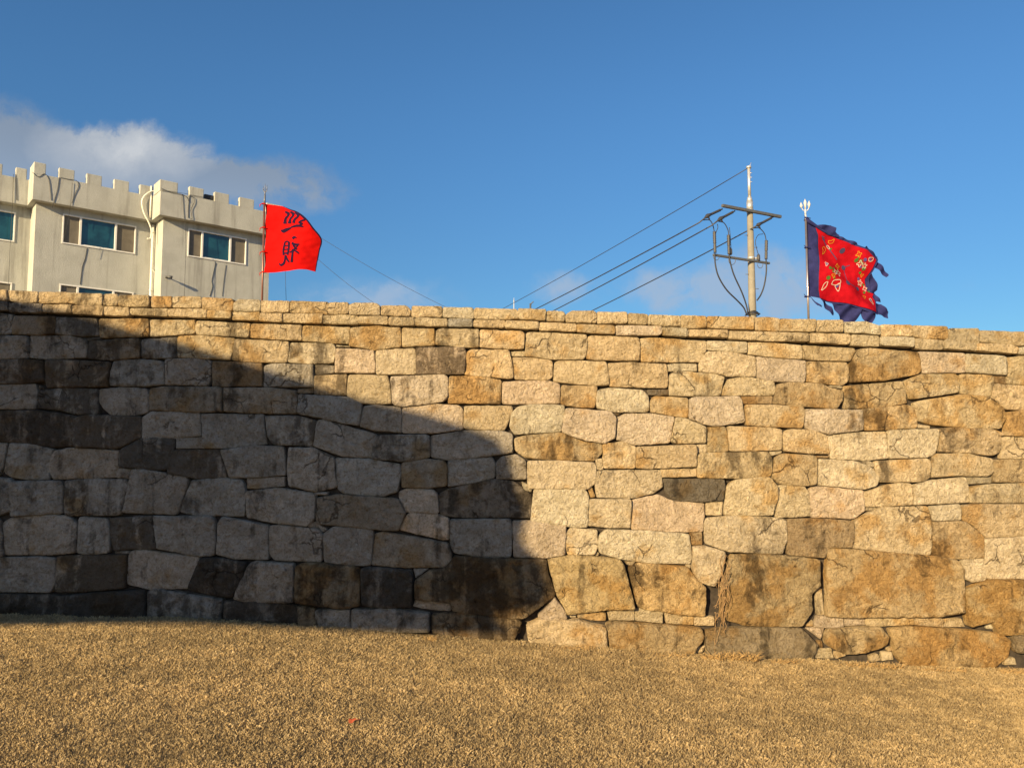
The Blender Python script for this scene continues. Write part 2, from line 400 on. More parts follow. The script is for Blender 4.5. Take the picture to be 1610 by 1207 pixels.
# each stone: kind (c coping, w wall, f foundation, s chip), colour letter, stain 0-9, outline
STONES = {
'A': """
c t1 -130,20 54,26 56,96 -130,84
c t1 60,26 248,36 250,104 160,108 62,94
c o1 254,36 428,38 428,108 252,110
c t1 432,42 655,50 656,122 560,122 432,108
c t1 660,50 740,50 752,70 752,126 660,126
c o3 764,60 950,60 955,90 948,134 764,132
c o1 964,64 1092,66 1094,136 964,136
c t1 1098,66 1278,68 1280,140 1098,138
c o1 1284,72 1470,80 1482,100 1474,156 1286,150
c p1 1484,110 1510,84 1640,88 1652,110 1650,160 1484,162
c g4 -100,88 56,100 64,156 -100,158
c g4 66,110 120,104 276,114 272,168 68,168
c t2 278,118 464,116 466,176 280,166
c t2 472,122 662,124 660,190 472,178
c t1 668,128 820,134 822,190 668,188
c t3 828,140 1064,140 1066,194 830,182
c t1 1070,144 1308,142 1310,202 1072,194
c o1 1316,152 1466,160 1466,206 1316,202
c t1 1472,162 1650,164 1644,218 1474,214
w g3 -80,172 80,178 72,300 -80,304
w b2 92,186 352,190 350,302 250,308 78,304 80,250
w g5 358,194 616,206 620,312 520,318 352,302
w o4 626,204 940,206 942,314 870,318 628,328
w t3 946,210 1230,212 1226,298 960,318 944,310
w t4 1242,216 1584,234 1580,280 1568,326 1238,302 1232,270
w g5 -80,308 174,316 176,456 -80,462
w g1 186,312 420,308 520,330 552,352 540,450 300,462 182,452
s g5 520,322 620,318 620,334 550,346
w b6 560,350 590,342 880,328 886,452 720,468 544,456
w g6 892,336 1114,318 1116,450 1060,456 892,456
w o2 1126,316 1240,308 1480,326 1468,400 1458,464 1124,450
w d8 -80,466 160,462 272,470 282,600 160,612 -80,620
w b7 286,462 700,476 680,560 676,636 288,640
w g5 720,470 880,460 1020,472 1036,500 1036,620 900,632 690,626 698,540
w g0 1042,460 1200,452 1330,466 1332,570 1310,630 1044,622
w b3 1338,470 1656,486 1656,630 1340,634
w g3 -80,626 215,616 228,680 220,774 -80,778
s d5 232,620 290,650 240,660
w g7 236,660 400,640 612,650 618,808 480,812 380,780 232,772
w g3 622,650 760,638 920,644 938,690 930,800 840,816 690,812 624,740
w b3 946,648 1040,632 1400,638 1404,792 1200,796 938,782
w b5 1412,640 1700,640 1870,658 1874,805 1609,800 1414,792
w d9 -80,786 230,784 470,820 462,1010 330,1016 100,985 -80,985
w g8 476,826 560,814 888,822 892,955 740,1026 470,1015 458,930
w g0 894,826 960,790 1260,800 1274,945 1100,958 896,968
w g1 1272,804 1660,808 1680,1000 1480,1020 1284,1026
w g1 -80,990 40,992 14,1130 -10,1190 -80,1200
w g0 56,990 200,998 330,1030 304,1100 300,1222 170,1225 70,1210 16,1180
w g1 340,1040 440,1022 752,1036 740,1206 600,1216 320,1222 302,1150 308,1090
w g7 760,1030 900,960 1104,960 1100,1030 1060,1150 1030,1164 750,1142
s g1 1112,956 1278,952 1282,1026 1112,1026
w g8 1100,1034 1380,1032 1436,1210 1250,1216 1060,1180 1070,1110
w g3 1392,1034 1600,1010 1790,1012 1800,1100 1804,1195 1609,1206 1450,1214
s g2 740,1150 826,1156 812,1216 728,1210
""",
'B': """
w g2 -80,40 60,50 70,80 58,250 0,280 -80,290
w g2 70,66 380,62 394,90 390,270 280,274 66,290
w g4 402,62 560,54 800,54 804,90 760,270 740,280 430,284 402,270
w g1 828,-4 900,-12 1180,40 1186,70 1120,262 1100,278 900,268 770,264 812,90
w g2 1212,58 1400,46 1520,56 1546,110 1546,200 1538,290 1220,284 1134,262 1150,200
s g1 1556,46 1797,38 1790,100 1609,116 1552,114
w g3 1550,130 1760,108 1970,140 1994,155 1984,310 1940,350 1720,328 1560,296
w g2 -80,300 -6,310 8,440 16,540 -80,545
w g2 6,330 60,296 260,280 420,286 480,326 486,380 474,520 300,530 20,536 10,420
w g2 496,296 520,290 676,302 690,340 692,440 686,518 560,526 488,520
w g8 692,300 960,284 970,400 990,496 860,494 720,506 700,420
w g1 966,284 1080,288 1340,286 1360,330 1358,470 1350,536 1250,540 1100,510 994,494
w g1 1372,340 1400,290 1609,330 1694,345 1698,560 1609,560 1480,556 1366,530
s g2 720,510 810,510 810,526 720,526
w g2 -80,548 240,544 354,556 354,690 320,768 -80,766
w b8 364,540 560,532 796,530 800,600 790,740 560,762 350,766
w g0 806,540 830,506 900,500 1260,546 1250,620 1180,744 940,752 800,720 794,640
f d9 1270,550 1400,552 1560,580 1540,680 1470,795 1380,790 1200,750 1190,730
f g4 1580,585 1620,572 1856,586 1858,700 1854,832 1609,832 1475,810 1490,760
f d8 -80,776 100,774 440,790 420,830 400,935 -80,940
f d8 450,780 700,764 920,752 920,935 690,940 430,935 420,850
f g5 934,760 990,744 1409,810 1400,945 1100,945 934,935
f d7 1416,822 1590,822 1880,850 1890,965 1609,950 1416,950
""",
'C': """
c t1 48,92 222,94 222,166 48,168
c o1 230,94 466,100 466,180 330,172 230,170
c t1 470,106 590,104 598,130 596,180 470,178
c p0 602,122 640,108 770,110 798,126 796,186 602,182
c t3 804,124 960,126 990,150 986,192 802,186
c t3 1000,126 1186,128 1186,196 998,196 994,150
c p1 1196,134 1380,138 1390,160 1386,210 1196,200
c t1 1396,140 1660,146 1684,208 1600,212 1394,210
c t1 38,170 182,172 182,228 36,222
c t1 188,174 430,176 430,236 188,230
c t3 438,184 640,180 662,200 658,244 438,238
c t1 664,190 846,192 848,244 664,240
c t2 854,196 1010,198 1016,220 1012,250 854,250
c t1 1022,198 1222,206 1222,258 1020,250
c g2 1228,206 1380,208 1382,258 1228,258
c t1 1388,214 1586,214 1582,264 1388,260
w t2 -14,236 300,246 300,344 200,340 -26,326 -22,280
w o1 308,248 604,258 596,364 308,348
w o1 612,262 760,252 924,262 928,386 760,402 600,376
w o1 936,262 1140,270 1142,374 936,384
w t5 1152,280 1190,268 1418,272 1420,386 1330,388 1148,370
w t2 1430,274 1690,284 1709,300 1706,396 1609,396 1428,386
w t4 -127,332 215,348 218,390 204,484 -60,478 -142,468
w p5 226,356 490,356 512,390 504,484 330,490 212,480
s p1 516,370 600,376 600,384 516,380
w k2 516,390 754,404 764,550 506,544
w p1 768,404 1010,390 1020,420 1022,556 770,556
w k9 1022,386 1320,384 1340,410 1330,556 1026,556
w t1 1344,420 1370,398 1610,402 1628,470 1640,578 1600,584 1332,560
w g4 60,502 120,488 368,494 370,636 56,634
s g5 378,490 500,500 500,546 376,560
w t4 378,564 582,556 576,690 376,684
w t1 596,558 840,564 856,620 866,742 680,742 580,690
w k4 862,570 1200,556 1224,580 1224,700 1190,730 930,764 874,744
w o5 1232,568 1420,566 1562,594 1560,742 1224,740
w k3 1570,604 1850,592 1932,618 1936,742 1609,746 1570,740
s b3 270,650 368,640 368,676 270,676
w g0 280,682 590,700 680,744 660,880 560,866 400,830 272,806
w g2 686,760 760,748 930,766 930,925 760,912 664,884
w k1 938,768 1130,746 1290,752 1318,780 1318,906 1120,928 938,928
w t0 1328,756 1629,756 1632,800 1580,910 1450,908 1326,900
w g6 62,820 250,816 386,850 384,900 368,1010 120,1000 84,960
w g0 400,846 440,842 770,936 760,990 736,1086 560,1076 370,1010
w g6 772,940 1080,936 1110,950 1108,1080 960,1108 740,1090 750,1020
w g2 1118,944 1350,910 1570,914 1632,936 1632,1050 1600,1060 1330,1090 1210,1100 1116,1080
w g3 216,1020 360,1020 500,1080 508,1200 520,1270 380,1300 220,1260 206,1160
w g2 510,1084 730,1094 918,1126 926,1190 900,1300 800,1330 560,1310 522,1280
w b3 932,1116 1080,1090 1200,1104 1220,1150 1214,1260 1100,1276 934,1272
w g2 1224,1100 1500,1080 1524,1110 1520,1210 1400,1240 1224,1270
w g4 1530,1110 1570,1078 1650,1064 1714,1100 1722,1216 1700,1220 1528,1216
""",
'D': """
s g2 380,136 460,134 456,154 384,154
w b2 394,170 520,150 860,172 910,180 956,266 910,380 760,370 560,350 384,336
w k2 916,130 960,112 1130,120 1156,150 1166,270 960,262 912,170
w d5 1166,150 1230,112 1520,52 1640,66 1752,150 1746,300 1620,296 1300,298 1176,280
w k3 960,280 990,266 1160,276 1230,300 1230,434 1180,436 920,374
w g2 1240,308 1620,304 1630,400 1622,545 1480,548 1262,520 1240,460
s g2 336,322 390,330 456,370 430,390 336,356
w g2 92,350 160,342 410,370 428,410 420,576 130,566 96,530
w g3 434,400 500,354 740,366 752,390 736,600 600,594 440,578
w b3 758,400 820,386 1220,456 1250,520 1240,570 1200,610 960,612 740,598
f b7 268,600 330,576 660,606 666,700 664,850 560,870 262,830 258,700
f d7 676,616 720,606 990,626 1000,720 990,860 880,866 680,850
s g2 1004,622 1100,620 1020,680
f b6 1018,690 1110,628 1210,612 1270,535 1480,552 1660,556 1846,560 1856,640 1905,780 1870,810 1700,930 1640,930 1250,880 1240,830 1016,812
s k3 1020,820 1240,838 1236,892 1120,880 1000,860
f b4 276,850 380,870 400,985 280,980
f g4 386,880 600,876 612,1000 420,1000 390,930
f g4 616,876 860,870 1106,900 1108,1020 860,1020 616,1010
f b6 1120,910 1300,890 1650,930 1690,950 1640,1070 1300,1070 1124,1025
""",
'E': """
c t1 60,142 232,148 230,218 70,212
c t1 240,156 340,160 358,180 350,226 238,220
c t2 362,180 400,156 540,160 554,180 550,238 362,228
c t1 558,164 744,166 746,238 558,240
c o1 756,172 880,180 866,246 754,240
c t1 884,182 1080,188 1084,258 882,246
c o1 1086,184 1246,190 1246,264 1088,266
c o1 1254,190 1548,196 1548,278 1254,266
c t1 1556,198 1640,198 1712,206 1704,286 1556,280
c t1 -19,218 190,224 188,274 -22,268
c t1 196,228 424,238 424,290 196,280
c t1 430,240 660,248 672,270 668,306 430,292
c k1 676,248 960,252 964,300 940,314 678,312
c g1 968,258 1120,264 1130,290 1126,320 968,310
c t1 1132,272 1384,276 1384,326 1134,318
c t4 1392,282 1890,296 1894,352 1640,346 1392,334
w t1 112,296 150,288 490,304 496,330 494,430 470,462 320,462 104,440
s t1 6,410 98,406 98,442 20,438
w t1 504,316 540,310 820,324 828,350 826,470 560,466 494,456
w t3 832,330 900,322 1246,346 1250,400 1210,480 840,478 832,440
w p1 1256,344 1508,350 1508,424 1370,414 1256,402
w t1 1516,352 1660,356 1854,372 1858,460 1700,450 1516,430
w t2 22,448 140,450 276,470 278,570 250,594 40,588
w t0 290,480 320,466 610,474 626,520 634,624 560,628 284,604
w t5 630,486 760,480 1000,492 1010,600 1000,644 640,634
s p1 1008,494 1060,486 1190,488 1196,536 1014,536
w p1 1210,470 1256,412 1400,416 1560,446 1564,572 1390,566 1208,538
w k1 1570,444 1700,456 1878,470 1880,560 1870,606 1640,600 1574,578
w o4 336,626 560,630 554,700 544,766 440,766 332,748
w p0 556,700 566,656 640,644 840,656 880,690 892,780 870,796 680,794 560,770
s d2 880,652 1010,652 1010,690 890,688
w t4 1020,560 1060,536 1290,552 1366,572 1340,692 1180,694 1018,690
w o1 900,720 920,694 1136,704 1138,832 1040,820 898,794
w t3 1350,690 1360,640 1400,586 1500,570 1680,600 1690,640 1680,690 1540,690
s b4 1478,696 1670,692 1672,742 1490,744
w p0 20,800 60,760 140,746 350,752 354,790 330,918 40,936 6,890
w k0 362,770 640,790 680,830 672,960 600,992 470,970 336,920
s d2 660,796 720,798 690,820
w k1 688,830 740,806 900,804 1050,826 1020,990 800,1002 684,970
w t4 1056,830 1110,832 1250,890 1246,990 1060,994 1028,980
w k1 1146,720 1170,700 1460,694 1476,720 1496,860 1300,884 1230,870 1142,836
w t1 1500,748 1650,750 1864,762 1874,800 1860,896 1640,888 1502,878
s g3 -10,940 26,940 26,1054 -10,1050
w o6 36,960 120,940 330,926 470,980 590,994 590,1060 540,1104 300,1098 110,1086 44,1040
w t1 596,996 720,984 806,1014 800,1152 602,1150
w t1 812,1014 1180,1000 1190,1020 1184,1140 900,1154 808,1150
s p2 1192,1000 1256,996 1258,1050 1194,1054
w o6 1258,892 1370,890 1384,930 1396,1044 1262,1048
w t1 1386,884 1640,892 1728,904 1730,1034 1560,1040 1402,1042
w p1 118,1104 300,1102 540,1114 552,1140 546,1247 500,1282 130,1280 118,1230
s t1 552,1096 596,1090 598,1158 556,1156
w p1 560,1164 960,1162 968,1200 976,1270 920,1310 780,1340 560,1336 548,1250
s t2 964,1156 1188,1150 1188,1205 972,1210
w o8 1196,1068 1230,1052 1640,1046 1668,1080 1660,1200 1500,1214 1196,1212
""",
'F': """
s g2 84,30 150,64 140,96 96,76
w p0 160,74 480,80 506,120 498,316 430,318 140,288
s o1 504,70 530,66 550,124 516,130
w p1 512,140 770,140 776,180 766,320 640,318 504,308
w k0 784,144 950,112 1030,150 1240,164 1240,230 1228,348 1050,346 776,330
w d4 980,10 1360,12 1370,50 1356,150 1200,156 1040,150 1000,100
s t1 1252,164 1356,154 1350,240 1252,240
w t2 1364,200 1380,60 1440,16 1600,0 1650,0 1700,60 1700,140 1670,240 1500,240 1366,240
w k1 24,278 130,276 360,310 356,490 240,512 30,506
w p1 366,350 400,320 560,336 566,440 540,492 380,492 358,450
s t2 560,474 574,486 566,498 550,496
w p0 574,370 620,332 860,340 1140,358 1158,500 1150,550 900,544 700,516 580,480 570,430
s b2 1150,358 1226,350 1228,430 1156,430
w p3 1238,300 1250,262 1440,240 1640,252 1756,268 1760,400 1730,486 1609,480 1390,470 1250,420
f p0 1164,440 1240,436 1364,470 1350,600 1300,690 1200,660 1164,600
f o3 246,520 400,492 700,520 730,560 796,832 600,836 370,866 340,800 300,740
f o7 756,570 820,540 1130,570 1180,640 1240,690 1244,760 1240,880 1100,870 820,826 800,760
f b4 1385,560 1410,490 1640,484 1966,520 1968,690 1910,740 1920,840 1850,940 1640,940 1500,936 1340,890 1350,700
s t2 740,532 800,534 780,560 746,552
s t2 1126,550 1158,556 1152,580 1130,572
f k2 186,870 290,756 360,850 364,896 290,900 200,900
s p2 370,872 428,870 426,892 372,892
s t2 436,860 540,850 616,860 612,910 530,904 440,890
s t1 630,848 796,838 794,908 640,906
s t1 804,840 840,828 976,850 974,924 800,908
s o1 986,850 1170,880 1168,936 1000,926
s t1 1178,884 1300,884 1300,940 1178,938
s b4 0,890 80,900 70,985 0,1010
f t5 110,930 190,896 440,900 520,930 610,940 624,1080 520,1090 300,1085 130,1050
f b5 616,930 640,914 1100,940 1220,956 1236,1010 1150,1140 900,1140 640,1100 630,1000
f d5 1246,970 1400,950 1650,948 1850,956 1960,1060 1920,1165 1600,1190 1260,1150 1244,1040
s t2 1250,1070 1230,1110 1180,1120 1190,1090
""",
'G': """
c o1 64,46 288,50 280,130 56,126
c t1 292,54 456,56 460,130 290,130
c p2 466,66 600,66 690,90 696,150 600,134 480,136
c t1 702,82 896,84 894,156 702,156
c t2 904,88 1120,94 1122,176 980,172 902,156
c t1 1128,108 1310,108 1316,180 1300,248 1102,236 1108,180 1126,170
c t3 1324,118 1609,128 1700,130 1700,210 1560,214 1322,194
c t4 252,134 500,140 510,160 500,208 254,196
c t1 516,146 690,154 692,220 512,216
c p2 700,160 906,164 906,226 700,216
c t1 914,166 1100,182 1090,242 920,236
c t4 1306,200 1520,210 1560,230 1552,268 1302,248
c p1 1566,226 1700,220 1700,276 1566,270
w o1 216,210 540,230 546,250 510,314 290,306 214,296
w o5 560,240 640,232 940,256 960,370 940,396 720,434 512,446 516,330
w k0 940,252 1232,262 1236,386 968,388 950,310
w p1 1242,266 1490,280 1502,310 1500,400 1430,394 1240,384
w o1 1508,290 1609,280 1700,284 1700,470 1609,462 1512,450
w o6 238,312 490,320 506,350 500,440 460,466 330,452 234,440
s g3 390,464 460,470 464,488 400,476
w o5 30,560 50,460 130,446 330,456 400,486 466,500 460,560 430,612 280,604 30,582
w o4 470,470 560,462 836,440 856,500 870,580 700,606 484,614
w t2 856,440 960,396 1180,390 1204,420 1200,510 1060,530 890,554 866,500
s b2 1432,404 1506,408 1506,456 1432,446
w o3 1210,394 1420,400 1422,470 1410,530 1290,530 1210,512
w t1 1430,452 1480,462 1700,470 1700,620 1500,618 1430,550 1416,530
w k2 232,614 440,620 580,620 594,690 590,750 380,774 226,736
w o6 586,616 880,588 920,610 940,670 936,734 740,748 604,752
w o3 916,580 960,562 1210,526 1400,536 1480,610 1492,680 1460,740 1200,730 1020,712 950,690
w o1 1500,640 1609,620 1700,630 1700,790 1500,784
s p1 950,710 1030,720 1026,738 950,734
s t1 1440,746 1500,770 1490,784 1460,780
w t1 88,770 130,742 270,748 366,780 386,900 240,894 92,880
w p0 372,784 560,764 746,754 758,928 600,940 392,930
w p0 752,748 1080,740 1080,780 1060,890 1010,920 764,930
w t6 1090,740 1140,732 1420,742 1468,800 1456,890 1400,910 1250,890 1076,884
w t1 1476,800 1520,790 1700,794 1700,930 1470,930
s p1 10,886 88,880 80,896 24,910
w o3 24,1000 40,930 80,896 290,910 304,940 300,1090 240,1102 80,1092 20,1050
s b2 300,910 388,912 380,926 310,926
w p1 316,930 540,946 640,980 690,1050 680,1100 600,1122 310,1096
s g3 540,946 640,944 664,960 660,986 600,964
w t5 672,944 1000,928 1020,960 1010,1050 960,1076 700,1078 670,980
w t2 1022,930 1060,900 1240,894 1410,930 1412,1020 1380,1040 1180,1036 1030,1050
w o5 1420,936 1609,934 1700,936 1700,1076 1420,1078
s g3 1262,1046 1410,1046 1408,1084 1268,1092
w t2 58,1110 80,1096 220,1096 250,1140 262,1290 120,1300 40,1300 50,1200
w k1 260,1112 330,1104 600,1130 606,1260 530,1310 264,1298
w t1 606,1140 700,1110 820,1082 890,1084 908,1130 908,1220 720,1232 610,1236
w p0 914,1100 1000,1070 1250,1044 1266,1100 1276,1206 1100,1214 916,1222
w t3 1272,1110 1400,1092 1700,1080 1700,1210 1280,1210
""",
'H': """
w b3 118,186 300,182 524,196 536,260 516,366 372,360 352,430 116,410
w t0 540,190 720,110 1000,104 1024,160 1030,300 1020,412 800,396 520,368
s g1 610,116 680,112 680,130 610,134
w p1 1024,106 1210,90 1222,140 1216,192 1040,196
w t2 1228,100 1330,92 1700,90 1700,290 1370,302 1300,230 1234,190
w o4 1036,204 1240,200 1360,300 1358,430 1190,438 1034,412
w p0 1370,310 1609,296 1700,296 1700,570 1609,562 1390,566 1384,500 1366,430
w p2 1226,440 1356,434 1384,520 1380,570 1300,586 1236,560
f b3 370,366 520,374 1020,416 1180,440 1222,500 1220,620 1220,770 1070,796 480,804 356,796 366,640 360,500
s t2 300,640 340,630 356,790 306,794
f o7 1236,630 1400,570 1609,568 1700,570 1700,910 1450,912 1400,830 1260,860 1230,720
s o1 226,866 280,830 284,866
s k1 290,840 310,800 470,800 472,870 380,874 290,868
s k1 482,806 610,810 614,860 484,862
s o2 618,812 760,800 912,796 914,854 700,866 620,860
s t1 920,800 1080,800 1106,830 1102,870 920,856
s t2 1110,816 1220,816 1250,870 1112,872
s p1 1400,830 1440,840 1446,886 1390,880
s k1 240,880 350,876 330,946
f b5 350,910 390,874 700,864 756,930 740,980 600,1024 480,1034 360,980
s t1 276,1010 400,1010 418,1072 276,1070
s t1 420,1030 470,1026 490,1050 430,1070
f o5 760,880 900,864 1180,882 1480,910 1524,960 1500,1060 1420,1120 1100,1130 860,1110 800,1050 780,940
s t1 640,1050 690,1040 710,1080 650,1086
s t1 720,1030 780,1030 790,1076 720,1086
s t2 750,1000 790,1000 790,1022 760,1024
s b2 310,960 340,960 345,1000 316,1000
f d4 1536,920 1700,914 1700,1030 1560,1026
s t1 1500,1070 1560,1066 1570,1110 1500,1110
"""}
TINT = dict(p=(0.66, 0.57, 0.42), k=(0.64, 0.525, 0.40), t=(0.625, 0.51, 0.34), o=(0.59, 0.465, 0.29),
            b=(0.36, 0.275, 0.17), g=(0.42, 0.38, 0.32), d=(0.20, 0.17, 0.13))
stones = []                                                # (kind, letter, stain, [(X, Z)])
def px_poly(pl): return [(p.x, p.z) for p in (at(a, b, D) for a, b in pl)]
for key, txt in STONES.items():
    ox, oy = TILES[key]
    for line in txt.strip().splitlines():
        w_ = line.split()
        pl = [tuple(float(q) for q in s_.split(',')) for s_ in w_[2:]]
        stones.append((w_[0], w_[1][0], int(w_[1][1:]), px_poly([(ox+a/K, oy+b/K) for a, b in pl])))
# courses carry on past both edges of the view
def run_on(x0, x1, rows, slope, kinds):
    for r in range(len(rows)-1):
        x = x0
        while x < x1-25:
            wd = random.uniform(55, 105)
            xe = min(x+wd, x1)
            if x1-xe < 30: xe = x1
            j = lambda: random.uniform(-2.2, 2.2)
            ya, yb = rows[r], rows[r+1]
            pl = [(x+1+j(), ya+1+slope*(x-x0)+j()), (xe-1+j(), ya+1+slope*(xe-x0)+j()), (xe-1+j(), yb-1+slope*(xe-x0)+j()), (x+1+j(), yb-1+slope*(x-x0)+j())]
            stones.append(('c' if r < 2 else 'x', random.choice(kinds), random.choice((0, 1, 2, 3, 5)), px_poly(pl)))
            x = xe
ROWS_L = [455, 471, 491, 527, 566, 605, 645, 696, 748, 812, 876, 932, 980]
ROWS_R = [522, 543, 559, 606, 646, 686, 722, 757, 792, 843, 911, 955, 998, 1024, 1066]
run_on(-420, -24, [y-0.035*396 for y in ROWS_L], 0.035, 'ggtgbk')
run_on(1634, 2030, ROWS_R, 0.035, 'ttpkog')

def seg_dist(P, B):
    """distance of points P (n,2) to the closed outline B (m,2)"""
    A = B; C = np.roll(B, -1, axis=0); d = C-A
    L = np.maximum((d*d).sum(1), 1e-12)
    t = ((P[:, None, :]-A[None])*d[None]).sum(2)/L[None]
    t = np.clip(t, 0, 1)
    q = A[None]+t[..., None]*d[None]
    return np.sqrt(((P[:, None, :]-q)**2).sum(2)).min(1)
def inside(P, B):
    x, y = P[:, 0], P[:, 1]; r = np.zeros(len(P), bool)
    for i in range(len(B)):
        x0, y0 = B[i]; x1, y1 = B[(i+1) % len(B)]
        c = ((y0 > y) != (y1 > y)) & (x < (x1-x0)*(y-y0)/(y1-y0+1e-15)+x0)
        r ^= c
    return r
def fillet(poly, rad):
    P = [Vector(p) for p in poly]; n = len(P); out = []
    for i in range(n):
        a, b, c = P[i-1], P[i], P[(i+1) % n]
        la, lc = (a-b).length, (c-b).length
        ra, rc = min(rad, la*0.4), min(rad, lc*0.4)
        s_, e_ = b+(a-b)*(ra/max(la, 1e-9)), b+(c-b)*(rc/max(lc, 1e-9))
        for k in range(5):
            t = k/4
            out.append(s_*(1-t)**2 + b*2*t*(1-t) + e_*t*t)
    return out
def resample(P, step):
    out = []
    n = len(P)
    for i in range(n):
        a, b = P[i], P[(i+1) % n]
        k = max(1, int(round((b-a).length/step)))
        for j in range(k): out.append(a+(b-a)*(j/k))
    clean = []
    for p in out:
        if not clean or (p-clean[-1]).length > step*0.3: clean.append(p)
    if (clean[0]-clean[-1]).length < step*0.3: clean.pop()
    return clean
def patch(poly, step, rings, seed):
    """triangulate an outline with an even filling of points; returns points, faces, distance to outline, outline length"""
    area = sum(a.x*b.y-b.x*a.y for a, b in zip(poly, poly[1:]+poly[:1]))
    if area < 0: poly = poly[::-1]
    B = np.array([(p.x, p.y) for p in poly])
    nrm = np.roll(B, -1, axis=0)-np.roll(B, 1, axis=0)
    nrm = np.stack([-nrm[:, 1], nrm[:, 0]], 1); nrm /= np.maximum(np.linalg.norm(nrm, axis=1, keepdims=True), 1e-9)
    pts = [B]
    for r_ in rings:
        q = B+nrm*r_
        ok = inside(q, B) & (seg_dist(q, B) > r_*0.85)
        q = q[ok]
        pts.append(q)
    lo, hi = B.min(0), B.max(0)
    gx, gy = np.meshgrid(np.arange(lo[0], hi[0], step), np.arange(lo[1], hi[1], step*0.87))
    gx[1::2] += step*0.5
    q = np.stack([gx.ravel(), gy.ravel()], 1) + np.random.default_rng(seed).uniform(-step*0.22, step*0.22, (gx.size, 2))
    q = q[inside(q, B)]
    if len(q): q = q[seg_dist(q, B) > (rings[-1] if rings else 0)+step*0.45]
    pts.append(q)
    P = np.concatenate(pts)
    nb = len(B)
    ov, oe, of, _, _, _ = delaunay_2d_cdt([Vector(p) for p in P], [(i, (i+1) % nb) for i in range(nb)], [], 1, 1e-6)
    V = np.array([(v.x, v.y) for v in ov])
    F = []
    for f in of:
        (x0, y0), (x1, y1), (x2, y2) = V[f[0]], V[f[1]], V[f[2]]
        F.append(tuple(f) if (x1-x0)*(y2-y0)-(x2-x0)*(y1-y0) > 0 else (f[0], f[2], f[1]))
    d = seg_dist(V, B)
    return V, F, d
def stone_mesh(kind, poly, i):
    """front face as a pillowed, hammer-dressed surface plus sides running back; world coordinates"""
    big = kind == 'f'
    cc = Vector((sum(p[0] for p in poly)/len(poly), sum(p[1] for p in poly)/len(poly)))
    poly = [Vector(p)+(Vector(p)-cc).normalized()*0.0060 for p in poly]
    P = fillet(poly, 0.022 if kind != 's' else 0.010)
    P = resample(P, 0.020)
    c = Vector((sum(p.x for p in P)/len(P), sum(p.y for p in P)/len(P)))
    Q = []
    for p in P:                                            # chipped, wandering edge
        w1 = noise.noise(Vector((p.x*16, p.y*16, i*1.7)))*0.0050 + noise.noise(Vector((p.x*45, p.y*45, i*2.3)))*0.0028
        dv = p-c
        Q.append(p+dv.normalized()*w1 if dv.length > 1e-6 else p)
    V, F, d = patch(Q, 0.020 if big else 0.016, (0.004, 0.011), i)
    rr = random.Random(i*13+5)
    prot = {'c': 0.028, 'w': 0.0, 'x': 0.0, 'f': 0.03, 's': -0.018}[kind] + rr.uniform(-0.013, 0.013)
    tx, tz = rr.uniform(-0.045, 0.045), rr.uniform(-0.05, 0.05)
    amp = 1.7 if big else (0.7 if kind == 's' else 1.0)
    rad = 0.012 if not big else 0.024
    vs = []
    for (x, z), dd in zip(V, d):
        e = min(1.0, dd/rad)
        h = -0.014*(1-math.sqrt(max(0.0, 1-(1-e)**2)))*(1.3 if big else 1.0)
        pil = 0.006*min(1.0, dd/0.09)**0.8
        n_ = noise.noise(Vector((x*6.5, z*6.5, i*3.1)))*0.011
        n_ += noise.noise(Vector((x*17, z*19, i*5.3)))*0.0105
        n_ += noise.noise(Vector((x*36, z*40, i*7.7)))*0.0085
        rg = 1-abs(noise.noise(Vector((x*9+3, z*12, i*2.9))))*2       # flaked ridges
        n_ += max(0, rg-0.55)*0.010
        k = 0.45+0.55*e
        h += pil + n_*amp*k + tx*(x-c.x) + tz*(z-c.y) + prot
        if big:                                            # coarse flaking that runs slantwise over the boulders
            a_ = noise.noise(Vector((x*11+z*7, z*13-x*5, i*4.1))); h += (0.5-abs(a_)*1.6)*0.013*e
            a_ = noise.noise(Vector((x*4.2, z*4.2, i*9.1))); h += (0.014 if a_ > 0.12 else 0.0)*e
        vs.append((x, D-h, z))
    nb = [k for k, dd in enumerate(d) if dd < 1e-5]
    # outline order: walk the boundary edges of the triangulation
    cnt = {}
    for f in F:
        for a, b in ((f[0], f[1]), (f[1], f[2]), (f[2], f[0])):
            if (b, a) in cnt: del cnt[(b, a)]
            else: cnt[(a, b)] = 1
    back = 0.42 if kind == 'c' else 0.16
    k0 = len(vs); mp = {}
    F = list(F)                                            # seen from -Y, x right and z up: anticlockwise is outward
    for (a, b) in cnt:
        for q in (a, b):
            if q not in mp:
                mp[q] = len(vs); x, y, z = vs[q]; vs.append((x, D+back, z))
        F.append((b, a, mp[a], mp[b]))
    return vs, F
def stone_attrs(me, tint, wear):
    n = len(me.vertices)
    for nm, arr in (('tint', tint), ('wear', wear)):
        at_ = me.attributes.new(nm, 'FLOAT_COLOR', 'POINT')
        at_.data.foreach_set('color', arr.astype(np.float32).ravel())

